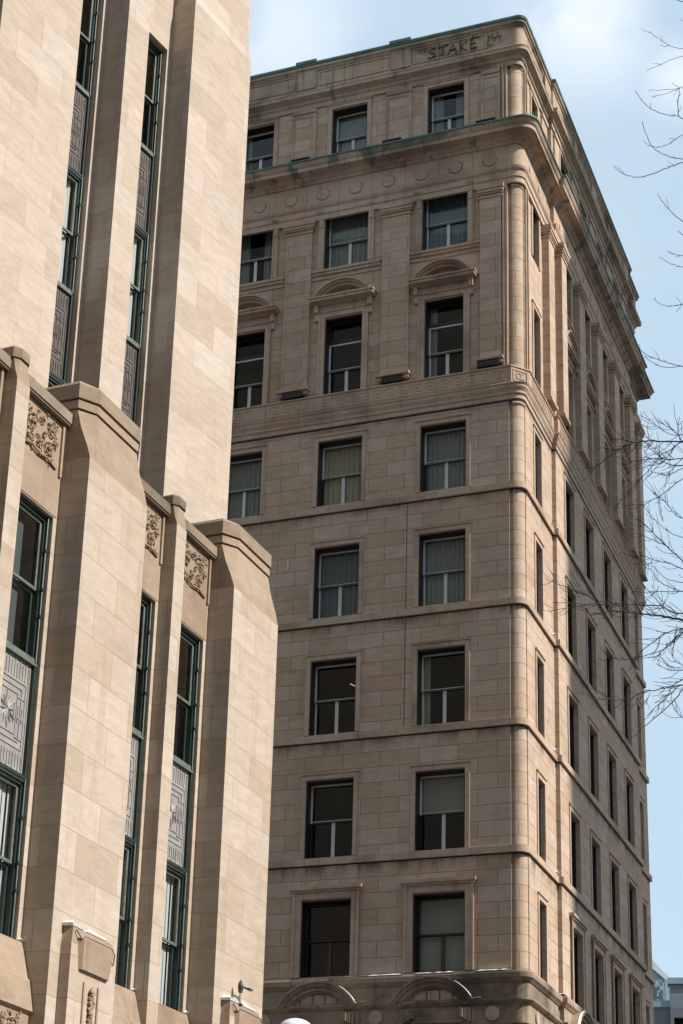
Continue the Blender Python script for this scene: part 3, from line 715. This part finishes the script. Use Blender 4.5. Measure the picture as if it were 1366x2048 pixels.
def green_window(parent,loc,w,h,meet,curt=None,seed=0,frmat=None,light=0):
    """X width, Y into wall"""
    fm=frmat or M_GRN; hw=w/2; o=MB(); 
    o.box(-hw,-hw+.05,-.03,.14,0,h,fm); o.box(hw-.05,hw,-.03,.14,0,h,fm); o.box(hw-.085,hw-.05,.0,.14,.05,h-.05,fm); o.box(-hw+.05,-hw+.085,.0,.14,.05,h-.05,fm)
    o.box(-hw+.05,hw-.05,-.02,.14,h-.05,h,fm); o.box(-hw+.05,hw-.05,0.0,.14,h-.09,h-.055,fm); o.box(-hw+.05,hw-.05,-.02,.14,0,.06,M_GRNL)
    o.tube([(hw-.045,-.035,0),(hw-.045,-.035,h)],.012,M_GRNL,6)
    for z in (h*.3,meet,h*.75): o.box(hw-.075,hw-.02,-.06,-.03,z,z+.04,fm)
    wd=o.build('window',parent,loc=loc,rot=(0,0,PI/2))
    x0,x1=-hw+.09,hw-.09
    u=MB(); sash(u,x0,x1,meet-.0,h-.09,.04,.04,.045,M_GRNL); u.build('upper_sash',wd)
    l=MB(); sash(l,x0,x1,.06,meet-.005,.09,.04,.045,M_GRN); l.build('lower_sash',wd)
    p=MB(); p.poly([(x0+.04,.055,meet+.04),(x1-.04,.055,meet+.04),(x1-.04,.055,h-.13),(x0+.04,.055,h-.13)],M_GLS2); p.poly([(x0+.04,.11,.1),(x1-.04,.11,.1),(x1-.04,.11,meet-.045),(x0+.04,.11,meet-.045)],M_GLS2); p.build('pane',wd)
    if curt=='curtain': 
        curtain_mesh(x0,x1-.03,.06,h-.1,.165,M_CURW,9,.02,seed).build('curtain',wd,True)
    elif curt=='vert':
        b=MB()
        for k in range(9): 
            x=x0+.04+k*(x1-x0-.08)/8; b.box(x-.045,x+.035,.15+.01*(k%2),.155+.01*(k%2),.1,h-.1,M_CURW)
        b.build('blind',wd)
    elif curt=='shade':
        b=MB(); b.box(x0,x1,.15,.155,h*.35,h-.1,plainshade); b.build('blind',wd)
    elif curt=='dim':
        b=MB(); b.box(x0,x0+w*.62,.17,.18,.06,h-.1,plaindim); b.build('blind',wd)
    return wd
plainshade=plain('cream_shade',(.62,.58,.50),.9); plaindim=plain('grey_shade',(.10,.11,.115),.9)
def scroll_panel(w,h,seed):
    """carved foliage relief, X width, Y into wall (relief at y<0)"""
    mb=MB(); r_=random.Random(seed); m=M_PC
    def spiral(cx,cz,R0,turns,dirn,a0,r=.022):
        pts=[]; n=int(18*turns)
        for k in range(n+1):
            t=k/n; a=a0+dirn*t*turns*2*PI; rr=R0*(1-t*.85); pts.append((cx+rr*math.cos(a),-.02-.02*t,cz+rr*math.sin(a)))
        mb.tube(pts,r,m,6); mb.disc((cx,-.0,cz),'y',R0*.2,-.06,m,8)
    s=w/1.05
    for (cx,cz,R0,tn,dr,a0) in ((-.2,.45,.15,1.7,1,.4),(.02,.62,.09,1.3,-1,1.),(.27,.55,.13,1.5,-1,2.5),(.24,.24,.12,1.6,1,1.2),(-.02,.22,.08,1.3,-1,2.),(-.3,.16,.1,1.4,-1,.3),(-.38,.64,.08,1.2,1,3.),(.4,.4,.06,1.2,1,1.),(.1,.42,.06,1.1,1,4.),(.38,.68,.06,1.1,-1,0.)):
        spiral(cx*s,cz,R0,tn,dr,a0,.013 if R0>.09 else .010)
    for k in range(60):
        x=(-.45+.9*r_.random())*s; z=.03+.72*r_.random(); a=r_.random()*2*PI; L_=.04+.06*r_.random()
        mb.tube([(x,-.0,z),(x+L_*.5*math.cos(a),-.026,z+L_*.5*math.sin(a)),(x+L_*math.cos(a+.6),-.01,z+L_*math.sin(a+.6))],.013,m,5,.005)
    mb.tube([(-.46*s,-.01,.02),(-.2*s,-.03,.1),(.0,-.03,.04),(.2*s,-.03,.07),(.45*s,-.01,.02)],.018,m,5)
    return mb
bays=[]
for k in (-2,-1,0):
    o_=PER*k; bays.append((o_-1.84,o_)); 
for k in (-2,-1,0,):
    a0,a1=PER*k-1.84,PER*k
    pier(ART,a0,a1)
for k in (-2,-1,0):
    f0,f1=PER*k-3.62,PER*k-3.27
    fin(ART,f0,f1)
WZ=[(11.63,2.32,12.75-11.63,'t'),(7.56,2.32,1.09,'m'),(3.0,2.9,1.4,'b')]
DP=-.47; GP=-.58
mbw=MB(); holes=[]
opens=[]
for k in (-2,-1,0):
    b=PER*k
    opens+= [(b-5.04+.10,b-3.62-.10),(b-3.27+.10,b-1.84-.12)]
for a,b in opens: holes.append((a,b,.8,13.95))
wall(mbw,'S',DP,-15.1,-.2,0,15.5,holes,.13,M_PW); mbw.build('recessed_wall',ART)
mb=MB()
# body, right end wall and low roof, all behind the piers
mb.box(-14,-1.15,-.12,1.7,0,15.3,M_PW); 
mb.box(-14,-1.5,-16,-.12,15.1,15.3,M_ROOF); mb.build('roof_terrace',ART)
mb=MB(); mb.box(-14,-1.6,-16,-.2,.05,15.0,M_ROOM); mb.build('dark_interior',ART)
curts={0:('dim','vert'),1:('dim','vert'),2:('dim','vert'),3:('dim','vert'),4:('dim','vert'),5:('vert','shade')}
wcache={}
for i,(a,b) in enumerate(opens):
    c=(a+b)/2; w=b-a
    # coping and carved panel, weathered wall zone above windows
    mb=MB(); mb.box(-.9,DP+.10,a-.1,b+.1,15.5,15.53,M_CAP); mb.box(-.9,DP+.12,a-.1,b+.1,15.53,15.70,M_CAP); mb.build('coping',ART)
    mb=MB(); mb.box(DP,DP+.012,a-.06,b+.06,13.97,15.49,M_PC); 
    mb.box(DP+.012,DP+.045,a-.06,a-.0,14.62,15.49,M_PC); mb.box(DP+.012,DP+.045,b,b+.06,14.62,15.49,M_PC)
    pn=mb.build('panel_wall',ART)
    sp=scroll_panel(w*.98,.8,i); sp.build('carved_panel',ART,True,loc=(DP+.016,c,14.67),rot=(0,0,PI/2))
    for j,(z0,h,meet,t) in enumerate(WZ):
        cu=None
        if t=='t': cu='dim'
        elif t=='m': cu='curtain' if i%2==0 else 'vert'
        green_window(ART,(GP+.02,c,z0),w,h,meet,cu,seed=i)
    for (z0,z1) in ((9.88,11.63),(5.95,7.3)):
        deco_panel(w-.12,z1-z0,M_ALU).build('spandrel_panel',ART,loc=(GP+.03,c,z0),rot=(0,0,PI/2))
        mb=MB()
        for y0,y1 in ((a,a+.06),(b-.06,b)): mb.box(GP-.1,GP+.05,y0,y1,z0,z1,M_GRN)
        mb.box(GP-.1,GP+.06,a,b,z1-.05,z1-.01,M_GRNL); mb.box(GP-.1,GP+.05,a+.06,b-.06,z0+.0,z0+.05,M_GRN); mb.build('spandrel_frame',ART)
    # splayed sill block
    mb=MB(); Y0,Y1=a-.09,b+.10
    prof=[(DP-.1,7.60),(-.44,7.58),(-.40,7.45),(-.30,7.08),(-.27,7.06),(-.18,6.62),(-.24,6.58),(-.24,5.9),(-.6,5.9)]
    mb.loft([[(x,Y0,z) for x,z in prof],[(x,Y1,z) for x,z in prof]],M_PC); mb.build('splayed_sill',ART)
    scroll_panel(w*.9,.6,i+20).build('carved_panel',ART,True,loc=(-.235,c,5.8),rot=(0,0,PI/2))
# low pilasters with carved fronts
for k in (-2,-1,0):
    b=PER*k; y0,y1=b-1.57,b-.36
    mb=MB(); mb.box(-.01,.165,y0,y1,0,7.62,M_PW)
    yc=(y0+y1)/2
    prof=[(.165,y0+.0),(.165,y1)]
    mb.loft([[(-.01,y0,7.62),(.165,y0,7.62),(.165,y1,7.62),(-.01,y1,7.62)],[(-.01,y0+.02,7.86),(.14,y0+.06,7.86),(.14,y1-.06,7.86),(-.01,y1-.02,7.86)]],M_PC)
    # stepped bracket head: raised block with bevel
    mb.loft([[(.16,y0+.22,7.3),(.215,y0+.26,7.3),(.215,y1-.2,7.3),(.16,y1-.16,7.3)],[(.16,y0+.16,7.72),(.235,y0+.22,7.72),(.235,y1-.16,7.72),(.16,y1-.1,7.72)]],M_PC)
    mb.tube([(.17,y0+.1,7.82),(.215,y0+.2,7.7),(.235,y0+.24,7.75),(.235,y1-.2,7.75),(.215,y1-.08,7.68),(.18,y1-.04,7.55)],.012,M_CAP,5)
    mb.build('low_pilaster',ART)
    sb=MB(); z=7.12
    for q in range(9):
        s=1 if q%2 else -1
        pts=[(.18+.03*math.sin(PI*t/8),yc+s*(.10*math.sin(PI*t/8))-.06*s,z-.17*t/8) for t in range(9)]
        sb.tube(pts,.026,M_PC,6); sb.disc((.165,yc-.03*s,z-.08),'x',.035,.05,M_PC,8); z-=.15
    for s in (-.2,.2): sb.box(.16,.185,yc+s-.02,yc+s+.02,5.6,7.15,M_PC)
    sb.build('carved_ornament',ART)
mb=MB()
for k in (-1,0):
    b=PER*k; y0,y1=b-1.57,b-.36
    mb.loft([[(.0,y0-.01,7.865),(.15,y0+.03,7.865),(.15,y0+.34,7.865),(.0,y0+.36,7.865)],[(.0,y0-.02,7.905),(.17,y0+.0,7.90),(.17,y0+.3,7.90),(.0,y0+.33,7.91)],[(.02,y0+.05,7.94),(.12,y0+.06,7.935),(.1,y0+.25,7.92),(.03,y0+.28,7.93)]],M_SNOW)
    mb.loft([[(.03,y0+.42,7.866),(.15,y0+.42,7.866),(.15,y0+.98,7.866),(.03,y0+1.,7.866)],[(.03,y0+.42,7.92),(.16,y0+.45,7.91),(.155,y0+.95,7.885),(.04,y0+.97,7.89)]],M_SNOW)
for i,(a,b) in enumerate(opens): snowstrip(mb,-.46,-.42,b+.0,b+.1,7.6,.04,4,i); snowstrip(mb,-.40,-.36,a+.1*(i%3),b+.08,15.7,.02,8,i+5)
sn2=mb.build('snow'); PM=Matrix.Translation(Vector(PO))@Matrix.Rotation(-YP,4,'Z'); sn2.matrix_world=PM; tag(sn2,'small snow patches on the pale building ledges','snow',kind='stuff')
# tower (kept under the same building, its own yaw)
PMi=PM.inverted(); TM=Matrix.Translation(Vector(TO))@Matrix.Rotation(-YT,4,'Z')
REL=PMi@TM
def tpart(mb,name,smooth=False,base=None):
    o=mb.build(name,ART,smooth); o.matrix_local=REL@(base if base is not None else Matrix.Identity(4)); return o
TPER=5.64; D1=-.53; TG=-.70
TP=[]
for k in (-2,-1,0):
    a0,a1=TPER*k-2.12,TPER*k
    mb=MB()
    mb.box(-.8,0,a0,a1,10,28.78,M_TW); mb.loft([[(-.8,a0,28.78),(0,a0,28.78),(0,a1,28.78),(-.8,a1,28.78)],[(-.8,a0+.04,29.0),(-.03,a0+.04,29.0),(-.03,a1-.07,29.0),(-.8,a1-.07,29.0)],[(-.8,a0+.04,48),(-.03,a0+.04,48),(-.03,a1-.07,48),(-.8,a1-.07,48)]],M_TW)
    tpart(mb,'tower_pier')
    mb=MB(); f0,f1=TPER*k-4.25,TPER*k-3.57; mb.box(-.8,-.005,f0,f1,10,48,M_TW); tpart(mb,'tower_fin')
topen=[]
for k in (-2,-1,0):
    b=TPER*k; topen+= [(b-5.64+.07,b-4.25-.14,46.),(b-3.57+.07,b-2.12-.14,27.68)]
mb=MB(); wall(mb,'S',D1,-17,-.05,10,48,[(a,b,12,t) for a,b,t in topen],.2,M_TW); tpart(mb,'tower_recessed_wall')
mb=MB(); mb.box(-16,-.82,-.3,0,10,48,M_TW); mb.box(-16,-.9,-17,-.3,47.8,48,M_ROOF); mb.box(-16.2,-16,-17,0,10,48,M_TW); tpart(mb,'tower_rear')
mb=MB(); mb.box(-15.8,-1.7,-17,-.35,10,47.6,M_ROOM); tpart(mb,'dark_interior')
RZ=Matrix.Rotation(PI/2,4,'Z')
for i,(a,b,t) in enumerate(topen):
    if i<2: pass
    c=(a+b)/2; w=b-a
    for j,z0 in enumerate((25.12,20.74,16.36,29.5,33.9)):
        h=2.52 if z0<25 else 2.54
        if z0+h>t+.2: continue
        cu='curtain' if j==1 else ('shade' if j==0 and i%2 else None)
        if j==0: cu='dim' if i%2==0 else 'dimc'
        wd=green_window(ART,(0,0,0),w,h,h*.49,'curtain' if j==1 else None if j else 'dim',seed=i+3*j)
        wd.matrix_local=REL@Matrix.Translation((TG+.02,c,z0))@RZ
    for z0,z1 in ((23.26,25.12),(18.88,20.74),(14.5,16.36),(27.68,29.5),(32.05,33.9)):
        if z1>t: continue
        o=deco_panel(w-.12,z1-z0,M_ALUD).build('spandrel_panel',ART); o.matrix_local=REL@Matrix.Translation((TG+.03,c,z0))@RZ
        mb=MB()
        for y0,y1 in ((a,a+.06),(b-.06,b)): mb.box(TG-.1,TG+.05,y0,y1,z0,z1,M_GRN)
        mb.box(TG-.1,TG+.05,a+.06,b-.06,z1-.04,z1-.0,M_GRNL); mb.box(TG-.1,TG+.05,a+.06,b-.06,z0+.0,z0+.05,M_GRN); tpart(mb,'spandrel_frame')
# plants lamp: small green floodlight on the second pilaster
fl=empty('wall_floodlight',PM@Vector((.14,-1.16,7.86)),-YP); tag(fl,'small green spot lamp on a short post above the rightmost low pilaster','lamp')
mb=MB(); mb.tube([(0,0,0),(0,0,.24)],.017,plain('verdigris_pole',(.2,.29,.25),.6),8); mb.box(-.04,.04,-.05,.05,-.0,.015,M_GRN); mb.build('post',fl)
mb=MB(); mb.loft([[(.035*math.cos(a),.05*math.sin(a)*.8,z) for a in [2*PI*q/10 for q in range(10)]] for z in (.2,.23,)],M_GRN)
mb.loft([[(r_*math.cos(a),r_*math.sin(a),z) for a in [2*PI*q/12 for q in range(12)]] for r_,z in ((.02,.2),(.042,.24),(.045,.3),(.035,.36),(.008,.40))],M_GRN); mb.build('lamp_head',fl,True)
mb=MB(); mb.tube([(0,0,.29),(.02,.1,.30),(.03,.24,.30)],.016,M_BLK,6); mb.box(.01,.06,.2,.34,.285,.315,M_BLK); mb.build('arm',fl)

# ================================================================== GREY BUILDING far right
GO=at(1340,2003,115); GM=empty('grey_building',(GO.x,GO.y,0),-R(12)); tag(GM,'grey stone building with glazed roof terrace behind the brown building at lower right','building')
M_GS=stone('grey_ashlar',(.20,.215,.235),(.25,.265,.28),(.12,.13,.14),bw=2.4,rh=1.2,ms=.02,stain=.15,streak=.1,scol=(.1,.1,.1),seed=20,bump=.2)
zc=GO.z
zt=at(1350,1958,115).z
Gx=lambda px:(at(px,1980,115)-Vector((GO.x,GO.y,0))).dot(Vector((math.cos(R(12)),-math.sin(R(12)),0)))
mb=MB(); gh=[(-7+3.6*q,-7+3.6*q+2.0,zc-3.2-4*r_,zc-.98-4*r_+.0) for q in range(8) for r_ in range(3)]
x1=0
wall(mb,'F',0,-12,0,0,zc-.35,[h for h in gh if h[1]<-.3],.3,M_GS)
wall(mb,'F',-.2,0,14,0,zt-.35,[(h[0],h[1],h[2],h[3]) for h in gh if h[0]>.2 and h[1]<13.8],.3,M_GS); mb.build('wall',GM)
mb=MB(); mb.box(-12,14,.4,12,0,zc-.5,M_ROOM); mb.build('dark_interior',GM)
mb=MB(); mb.box(.02,13.9,-.15,12,zc-.5,zt-.4,M_GS); mb.build('upper_wall',GM)
M_GC=plain('blue_grey_coping',(.24,.34,.36),.6,0,.15,1)
mb=MB(); mb.box(-12,-.02,-.1,.5,zc-.35,zc+.05,M_GC); mb.box(-.1,14,-.32,.5,zt-.35,zt+.02,M_GC); mb.build('coping',GM)
M_GG=plain('terrace_glass',(.33,.44,.44),.15,0,.15,1)
mb=MB(); mb.box(-8,-.06,.3,.34,zc+.05,zt-.02,glassmat('terrace_glazing',.35,(.55,.68,.68))); mb.build('glass_railing',GM)
mb=MB(); mb.box(-8,-.06,.28,.38,zt-.02,zt+.02,M_GC); 
for q in range(6): mb.box(-.3-1.5*q,-.26-1.5*q,.28,.36,zc+.05,zt-.02,M_GC)
mb.build('railing_frame',GM)
M_WH=plain('white_roof',(.72,.75,.76),.5,0,.1,2)
A=at(1303,1925,121);B=at(1340,1963,121); s_=(at(1303,1925,121)-at(1340,1963,121))
gx0=-3.2
hA=A.z;hB=B.z
wx=(Vector((A.x-GO.x,A.y-GO.y,0))).dot(Vector((math.cos(R(12)),-math.sin(R(12)),0))); wx2=(Vector((B.x-GO.x,B.y-GO.y,0))).dot(Vector((math.cos(R(12)),-math.sin(R(12)),0)))
mb=MB(); sl=(hA-hB)/(wx-wx2)
xa=wx-3; za=hA+sl*(-3)
mb.loft([[(xa,5,za),(wx2,5,hB),(wx2,5,hB-.35),(xa,5,za-1.1)],[(xa,11,za),(wx2,11,hB),(wx2,11,hB-.35),(xa,11,za-1.1)]],M_WH); mb.build('sloping_roof',GM)
mb=MB(); mb.loft([[(xa,5.3,zc-.4),(wx2,5.3,zc-.4),(wx2,5.3,hB-.36),(xa,5.3,za-1.12)],[(xa,10.5,zc-.4),(wx2,10.5,zc-.4),(wx2,10.5,hB-.36),(xa,10.5,za-1.12)]],M_GG); mb.build('glazed_hall',GM)
mb=MB(); mb.tube([(-2.1,1.5,zc+.9),(-1.5,1.5,zc+.75),(-1.0,1.5,zc+.35),(-.9,1.5,zc-.3)],.11,M_WH,8); mb.tube([(-2.6,1.5,zc-.3),(-2.6,1.5,zc+.5)],.14,M_WH,8); mb.build('roof_pipe',GM)

# ================================================================== BUILDING ACROSS THE STREET (out of frame, shades the side facade)
OB=empty('opposite_building',HOTM@Vector((55,4.85,0)),-YH); tag(OB,'tall slender stone tower across the square from the brown building','building')
mb=MB(); oh=[(1.5+3*q,3.1+3*q,3+3.6*z,5.2+3.6*z) for q in range(4) for z in range(25)]
# facade looking at the street (-x side): write as boxes
mb.box(0.3,14,0,14.5,0,96,stone('opposite_stone',(.34,.27,.21),(.4,.32,.25),(.2,.15,.12),bw=1.4,rh=.5,seed=30)); mb.build('wall',OB)
mb=MB()
for a,b,c,d in oh: mb.box(.26,.32,a,b,c,d,M_DRK)
mb.build('window_grid',OB)
mb=MB(); mb.box(-.1,14.2,-.0,14.7,95.9,96.9,M_HT); mb.build('cornice',OB)

SB=empty('sky_light_blocker',(5,-22,0),0); tag(SB,'unseen brown stone block added behind the viewer to cut sky light','building')  # added out of view to hold back sky light on shaded pier flanks
mb=MB(); mb.box(-60,60,-25,0,0,46,stone('block_stone',(.30,.21,.15),(.36,.26,.19),(.15,.1,.08),bw=1.4,rh=.5,seed=40)); mb.build('wall',SB)
mb=MB()
for q in range(30):
    for z in range(11): mb.box(-58+4*q,-56.2+4*q,.005,.06,3+3.9*z,5.3+3.9*z,M_DRK)
mb.build('window_grid',SB)
mb=MB(); mb.box(-60.4,60.4,-25.4,.5,46,46.8,M_HT); mb.build('cornice',SB)
# ================================================================== STREET LAMP globe
SLp=at(591,2062,18); SL=empty('street_lamp',(SLp.x,SLp.y,0),0); tag(SL,'white globe street lamp whose dome just shows at the bottom edge','street lamp')
zt_=at(591,2037,18).z; rg_=.165
M_GLB=plain('opal_globe',(.75,.76,.78),.25)
mb=MB(); rings=[]
for k in range(1,14):
    a=-PI/2+PI*k/14; rings.append([(rg_*math.cos(a)*math.cos(q),rg_*math.cos(a)*math.sin(q),zt_-.11+.11*math.sin(a)) for q in [2*PI*j/24 for j in range(24)]])
mb.loft(rings,M_GLB); mb.build('globe',SL,True)
mb=MB(); mb.loft([[(r_*math.cos(q),r_*math.sin(q),z) for q in [2*PI*j/16 for j in range(16)]] for r_,z in ((.14,0),(.14,.3),(.09,.4),(.05,1.2),(.045,zt_-.5),(.07,zt_-.35),(.1,zt_-.2))],M_BLK); mb.build('pole',SL,True)
mb=MB(); mb.tube([((rg_+.004)*math.cos(q),(rg_+.004)*math.sin(q),zt_-.11) for q in [2*PI*j/24 for j in range(25)]],.01,M_BLK,5); mb.build('rim',SL)

# ================================================================== BARE TREE (trunk out of frame to the right)
TD=14.; TRX=at(1700,1500,TD); TR=empty('bare_tree',(TRX.x,TRX.y,0)); tag(TR,'leafless tree reaching thin twigs in from the right edge','tree')
off=Vector((TRX.x,TRX.y,0))
tr=[
 ([(1298,63),(1319,79),(1344,93),(1366,98),(1420,112)],.9),([(1292,142),(1323,128),(1349,117),(1366,112),(1420,100)],.9),
 ([(1297,181),(1330,179),(1359,176),(1400,160)],.8),([(1303,193),(1330,188),(1359,176)],.7),([(1344,165),(1359,176)],.6),([(1359,176),(1356,205),(1357,232)],1.2),
 ([(1270,182),(1293,211),(1314,224),(1340,231),(1357,232),(1366,238),(1430,262)],1.1),
 ([(1285,243),(1291,266),(1306,295),(1336,312),(1366,318),(1430,326)],1.1),([(1297,291),(1317,294),(1336,288),(1366,269),(1430,235)],1.0),
 ([(1226,332),(1246,348),(1271,354),(1291,352),(1327,339),(1366,324),(1430,300)],1.2),
 ([(1314,387),(1332,412),(1360,439),(1400,470)],1.0),([(1356,461),(1366,469),(1400,480)],1.),([(1335,502),(1350,509),(1366,511),(1420,512)],.9),([(1318,514),(1343,528),(1366,534),(1420,545)],.9),
 ([(1306,597),(1322,609),(1343,612),(1362,609),(1400,600)],1.),([(1352,594),(1362,609),(1352,624)],.6),
 ([(1269,688),(1290,707),(1314,718),(1343,728),(1366,733),(1430,748)],1.1),([(1288,713),(1312,729),(1335,735),(1361,733)],.8),
 ([(1175,937),(1188,935),(1217,914),(1248,895),(1265,884),(1274,885),(1296,881),(1321,883),(1366,883),(1440,880)],1.9),([(1208,875),(1246,879),(1274,885)],1.1),
 ([(1249,924),(1280,921),(1304,917),(1327,918),(1366,918),(1440,925)],1.3),
 ([(1227,1015),(1257,987),(1277,961),(1298,940),(1321,911),(1342,899),(1362,883),(1400,860)],1.2),([(1306,893),(1318,909),(1327,924),(1342,929),(1366,931)],1.0),
 ([(1286,963),(1310,938),(1330,920),(1350,890)],.9),([(1280,1002),(1305,1034),(1334,1061),(1366,1075),(1420,1095)],1.0),
 ([(1248,1010),(1286,1009),(1303,1000),(1319,993),(1345,972),(1366,958),(1430,930)],1.0),([(1319,993),(1321,1020),(1327,1043)],.7),([(1319,993),(1335,1010),(1352,1031),(1366,1037),(1420,1060)],.9),([(1304,984),(1319,993)],.6),
 ([(1274,1037),(1287,1046),(1312,1071),(1340,1099),(1366,1123),(1430,1180)],1.6),([(1274,1065),(1298,1077),(1331,1091),(1340,1099)],1.2),
 ([(1279,1107),(1306,1119),(1338,1127),(1366,1137),(1440,1160)],1.4),([(1279,1129),(1295,1129),(1306,1120)],.8),
 ([(1301,1136),(1314,1158),(1338,1174),(1366,1183),(1430,1200)],1.0),([(1304,1131),(1332,1156),(1366,1165),(1430,1175)],1.),
 ([(1181,1231),(1228,1222),(1263,1225),(1287,1228),(1318,1231),(1336,1235),(1366,1240),(1450,1255)],2.6),
 ([(1110,1204),(1166,1208),(1232,1209),(1263,1225)],1.2),([(1105,1160),(1120,1170),(1166,1186),(1195,1201),(1263,1209),(1316,1211),(1328,1215),(1350,1226),(1366,1228),(1450,1240)],1.5),
 ([(1100,1222),(1140,1215),(1190,1210),(1232,1214)],.9),([(1293,1187),(1312,1183),(1366,1183)],.9),([(1304,1170),(1312,1183),(1318,1172)],.7),([(1300,1196),(1312,1183)],.6),([(1316,1187),(1328,1215)],.7),
 ([(1267,1318),(1275,1308),(1306,1285),(1330,1267),(1366,1256),(1440,1245)],1.3),([(1211,1310),(1240,1319),(1267,1317),(1303,1307),(1334,1295),(1366,1263),(1400,1250)],1.),
 ([(1305,1317),(1322,1306),(1345,1280),(1366,1258)],.9),([(1345,1298),(1348,1318),(1366,1330),(1400,1340)],.9),([(1366,1265),(1350,1285),(1345,1298)],.9),
 ([(1312,1327),(1338,1340),(1366,1340),(1420,1335)],.8),
 ([(1209,1396),(1232,1400),(1260,1396),(1291,1382),(1310,1381),(1343,1373),(1366,1370),(1440,1355)],1.3),([(1294,1432),(1314,1412),(1336,1390),(1343,1373),(1366,1359),(1420,1330)],1.1),
 ([(1275,1461),(1302,1443),(1347,1402),(1366,1379),(1420,1330)],1.2),([(1292,1410),(1300,1385)],.6),([(1343,1395),(1350,1420),(1366,1436)],.8),
 ([(1365,0),(1358,-10),(1400,-30)],1.8),([(1361,38),(1366,42),(1400,55)],.8),([(1340,-6),(1366,4),(1400,10)],1.4),
 ([(1279,830),(1298,840),(1315,852),(1340,868),(1366,870)],.8),([(1316,836),(1330,850),(1352,864),(1362,880)],.9),([(1359,834),(1356,862),(1362,883)],.8),([(1298,868),(1296,881)],.7),([(1288,895),(1302,892),(1306,882)],.6),
 ([(1287,942),(1290,922),(1305,917)],.7),([(1290,913),(1304,917)],.5),([(1322,945),(1336,950),(1366,936)],.9),([(1330,975),(1336,950),(1366,915)],.8)]
mb=MB(); px=25/FPX; rnd=random.Random(11)
def curve(pts,n=4):
    # catmull-rom
    out=[]; P=[Vector(p) for p in pts]
    for i in range(len(P)-1):
        p0=P[max(i-1,0)];p1=P[i];p2=P[i+1];p3=P[min(i+2,len(P)-1)]
        for k in range(n):
            t=k/n; out.append(.5*((2*p1)+(-p0+p2)*t+(2*p0-5*p1+4*p2-p3)*t*t+(-p0+3*p1-3*p2+p3)*t*t*t))
    out.append(P[-1]); return out
limb_ends=[]
for i,(pts,wd) in enumerate(tr):
    dbase=TD*(1+.08*math.sin(pts[-1][1]*.013)+.02*rnd.random())
    sl_=.0034*(rnd.random()-.5)
    P3=[at(x,y,dbase+(x-1366)*sl_)-off for x,y in pts]
    C3=curve(P3,5)
    for c in C3[1:-1]: c+=Vector((rnd.uniform(-1,1),rnd.uniform(-1,1),rnd.uniform(-1,1)))*.0034
    mb=MB(); mb.tube(C3,.0023*(.7+.3*wd),M_BARK,4,.0036*wd)
    if pts[-1][0]>1375: limb_ends.append((C3[-1],wd))
    # side twigs
    nt_=int(len(C3)*(.5 if wd<1.25 else .9))
    for q in range(nt_):
        k=rnd.randrange(1,len(C3)-1); d=(C3[k-1]-C3[k]).normalized(); L_=rnd.uniform(.035,.19)*(1+.4*(wd>1.2))
        if pts[0][1]<800: L_*=.6; 
        if pts[0][1]<800 and rnd.random()<.75: continue
        side=Vector((rnd.uniform(-1,1),rnd.uniform(-1,1),rnd.uniform(-1,1))); side=(side-d*side.dot(d)).normalized()
        p0=C3[k]; p1=p0+(d*.7+side*.6)*L_*.5; p2=p1+(d*.8+side*.3+Vector((0,0,.25)))*L_*.5
        mb.tube(curve([p0,p1,p2],3),.0025,M_BARK,3,.0017)
    mb.build('branch',TR)
mb=MB(); ztop=max(e.z for e,_ in limb_ends)+1
for e,wd in limb_ends:
    base=Vector((rnd.uniform(-.06,.06),rnd.uniform(-.06,.06),max(2.0,e.z-.7-.25*abs(e.x))))
    mid=(e+base)/2+Vector((0,0,-.15)); mb.tube(curve([e,mid,base],4),.0037*wd,M_BARK,6,.018+.006*wd)
mb.build('limb',TR)
# the rest of the crown, growing away from the photograph's edge
def grow(mb,p,d,L_,rad,depth):
    pts=[p]; q=p.copy(); dd=d.copy(); n=5
    for k in range(n):
        dd=(dd+Vector((rnd.uniform(-.16,.16),rnd.uniform(-.16,.16),rnd.uniform(-.05,.16)))).normalized(); q=q+dd*L_/n; pts.append(q.copy())
    mb.tube(pts,rad,M_BARK,5 if depth<2 else 3,rad*.45)
    if depth<3:
        for k in range(1,n+1):
            if rnd.random()<.85:
                sd_=Vector((rnd.uniform(-1,1),rnd.uniform(-1,1),rnd.uniform(-.2,.9))); sd_=(sd_-dd*sd_.dot(dd)).normalized()
                nd=(dd*.75+sd_*.7).normalized()
                if nd.x<.05: nd.x=abs(nd.x)
                grow(mb,pts[k],nd,L_*rnd.uniform(.4,.6),rad*.5,depth+1)
for k in range(20):
    z=3.+(ztop-4.)*k/20+rnd.uniform(-.2,.2); a=rnd.uniform(-1.25,1.35)
    mb=MB(); grow(mb,Vector((.06*math.sin(z*.7),.05*math.cos(z*.9),z)),Vector((math.cos(a),math.sin(a)*.9,.55)).normalized(),2.1*(1-.45*k/20),.035*(1-.5*k/20),0); mb.build('limb',TR)
mb=MB(); n_=12
mb.loft([[(r_*math.cos(q)+.12*math.sin(z*.7),r_*math.sin(q)+.10*math.cos(z*.9),z) for q in [2*PI*j/12 for j in range(12)]] for r_,z in ((.22,0),(.16,.4),(.14,1.5),(.135,2.5),(.125,3.5),(.11,4.5),(.1,5.5),(.085,6.5),(.075,7.5),(.06,8.5),(.05,9.5),(.04,10.5),(.028,11.2),(.012,ztop))],M_BARK); mb.build('trunk',TR,True)
# pavements
mb=MB(); mb.box(-18,4.5,-4,22,.0,.13,M_PAVE); o=mb.build('pavement'); o.matrix_world=HOTM; tag(o,kind='structure')
mb=MB(); mb.box(-1,3.5,-40,3,.0,.13,M_PAVE); o=mb.build('pavement'); o.matrix_world=PM; tag(o,kind='structure')
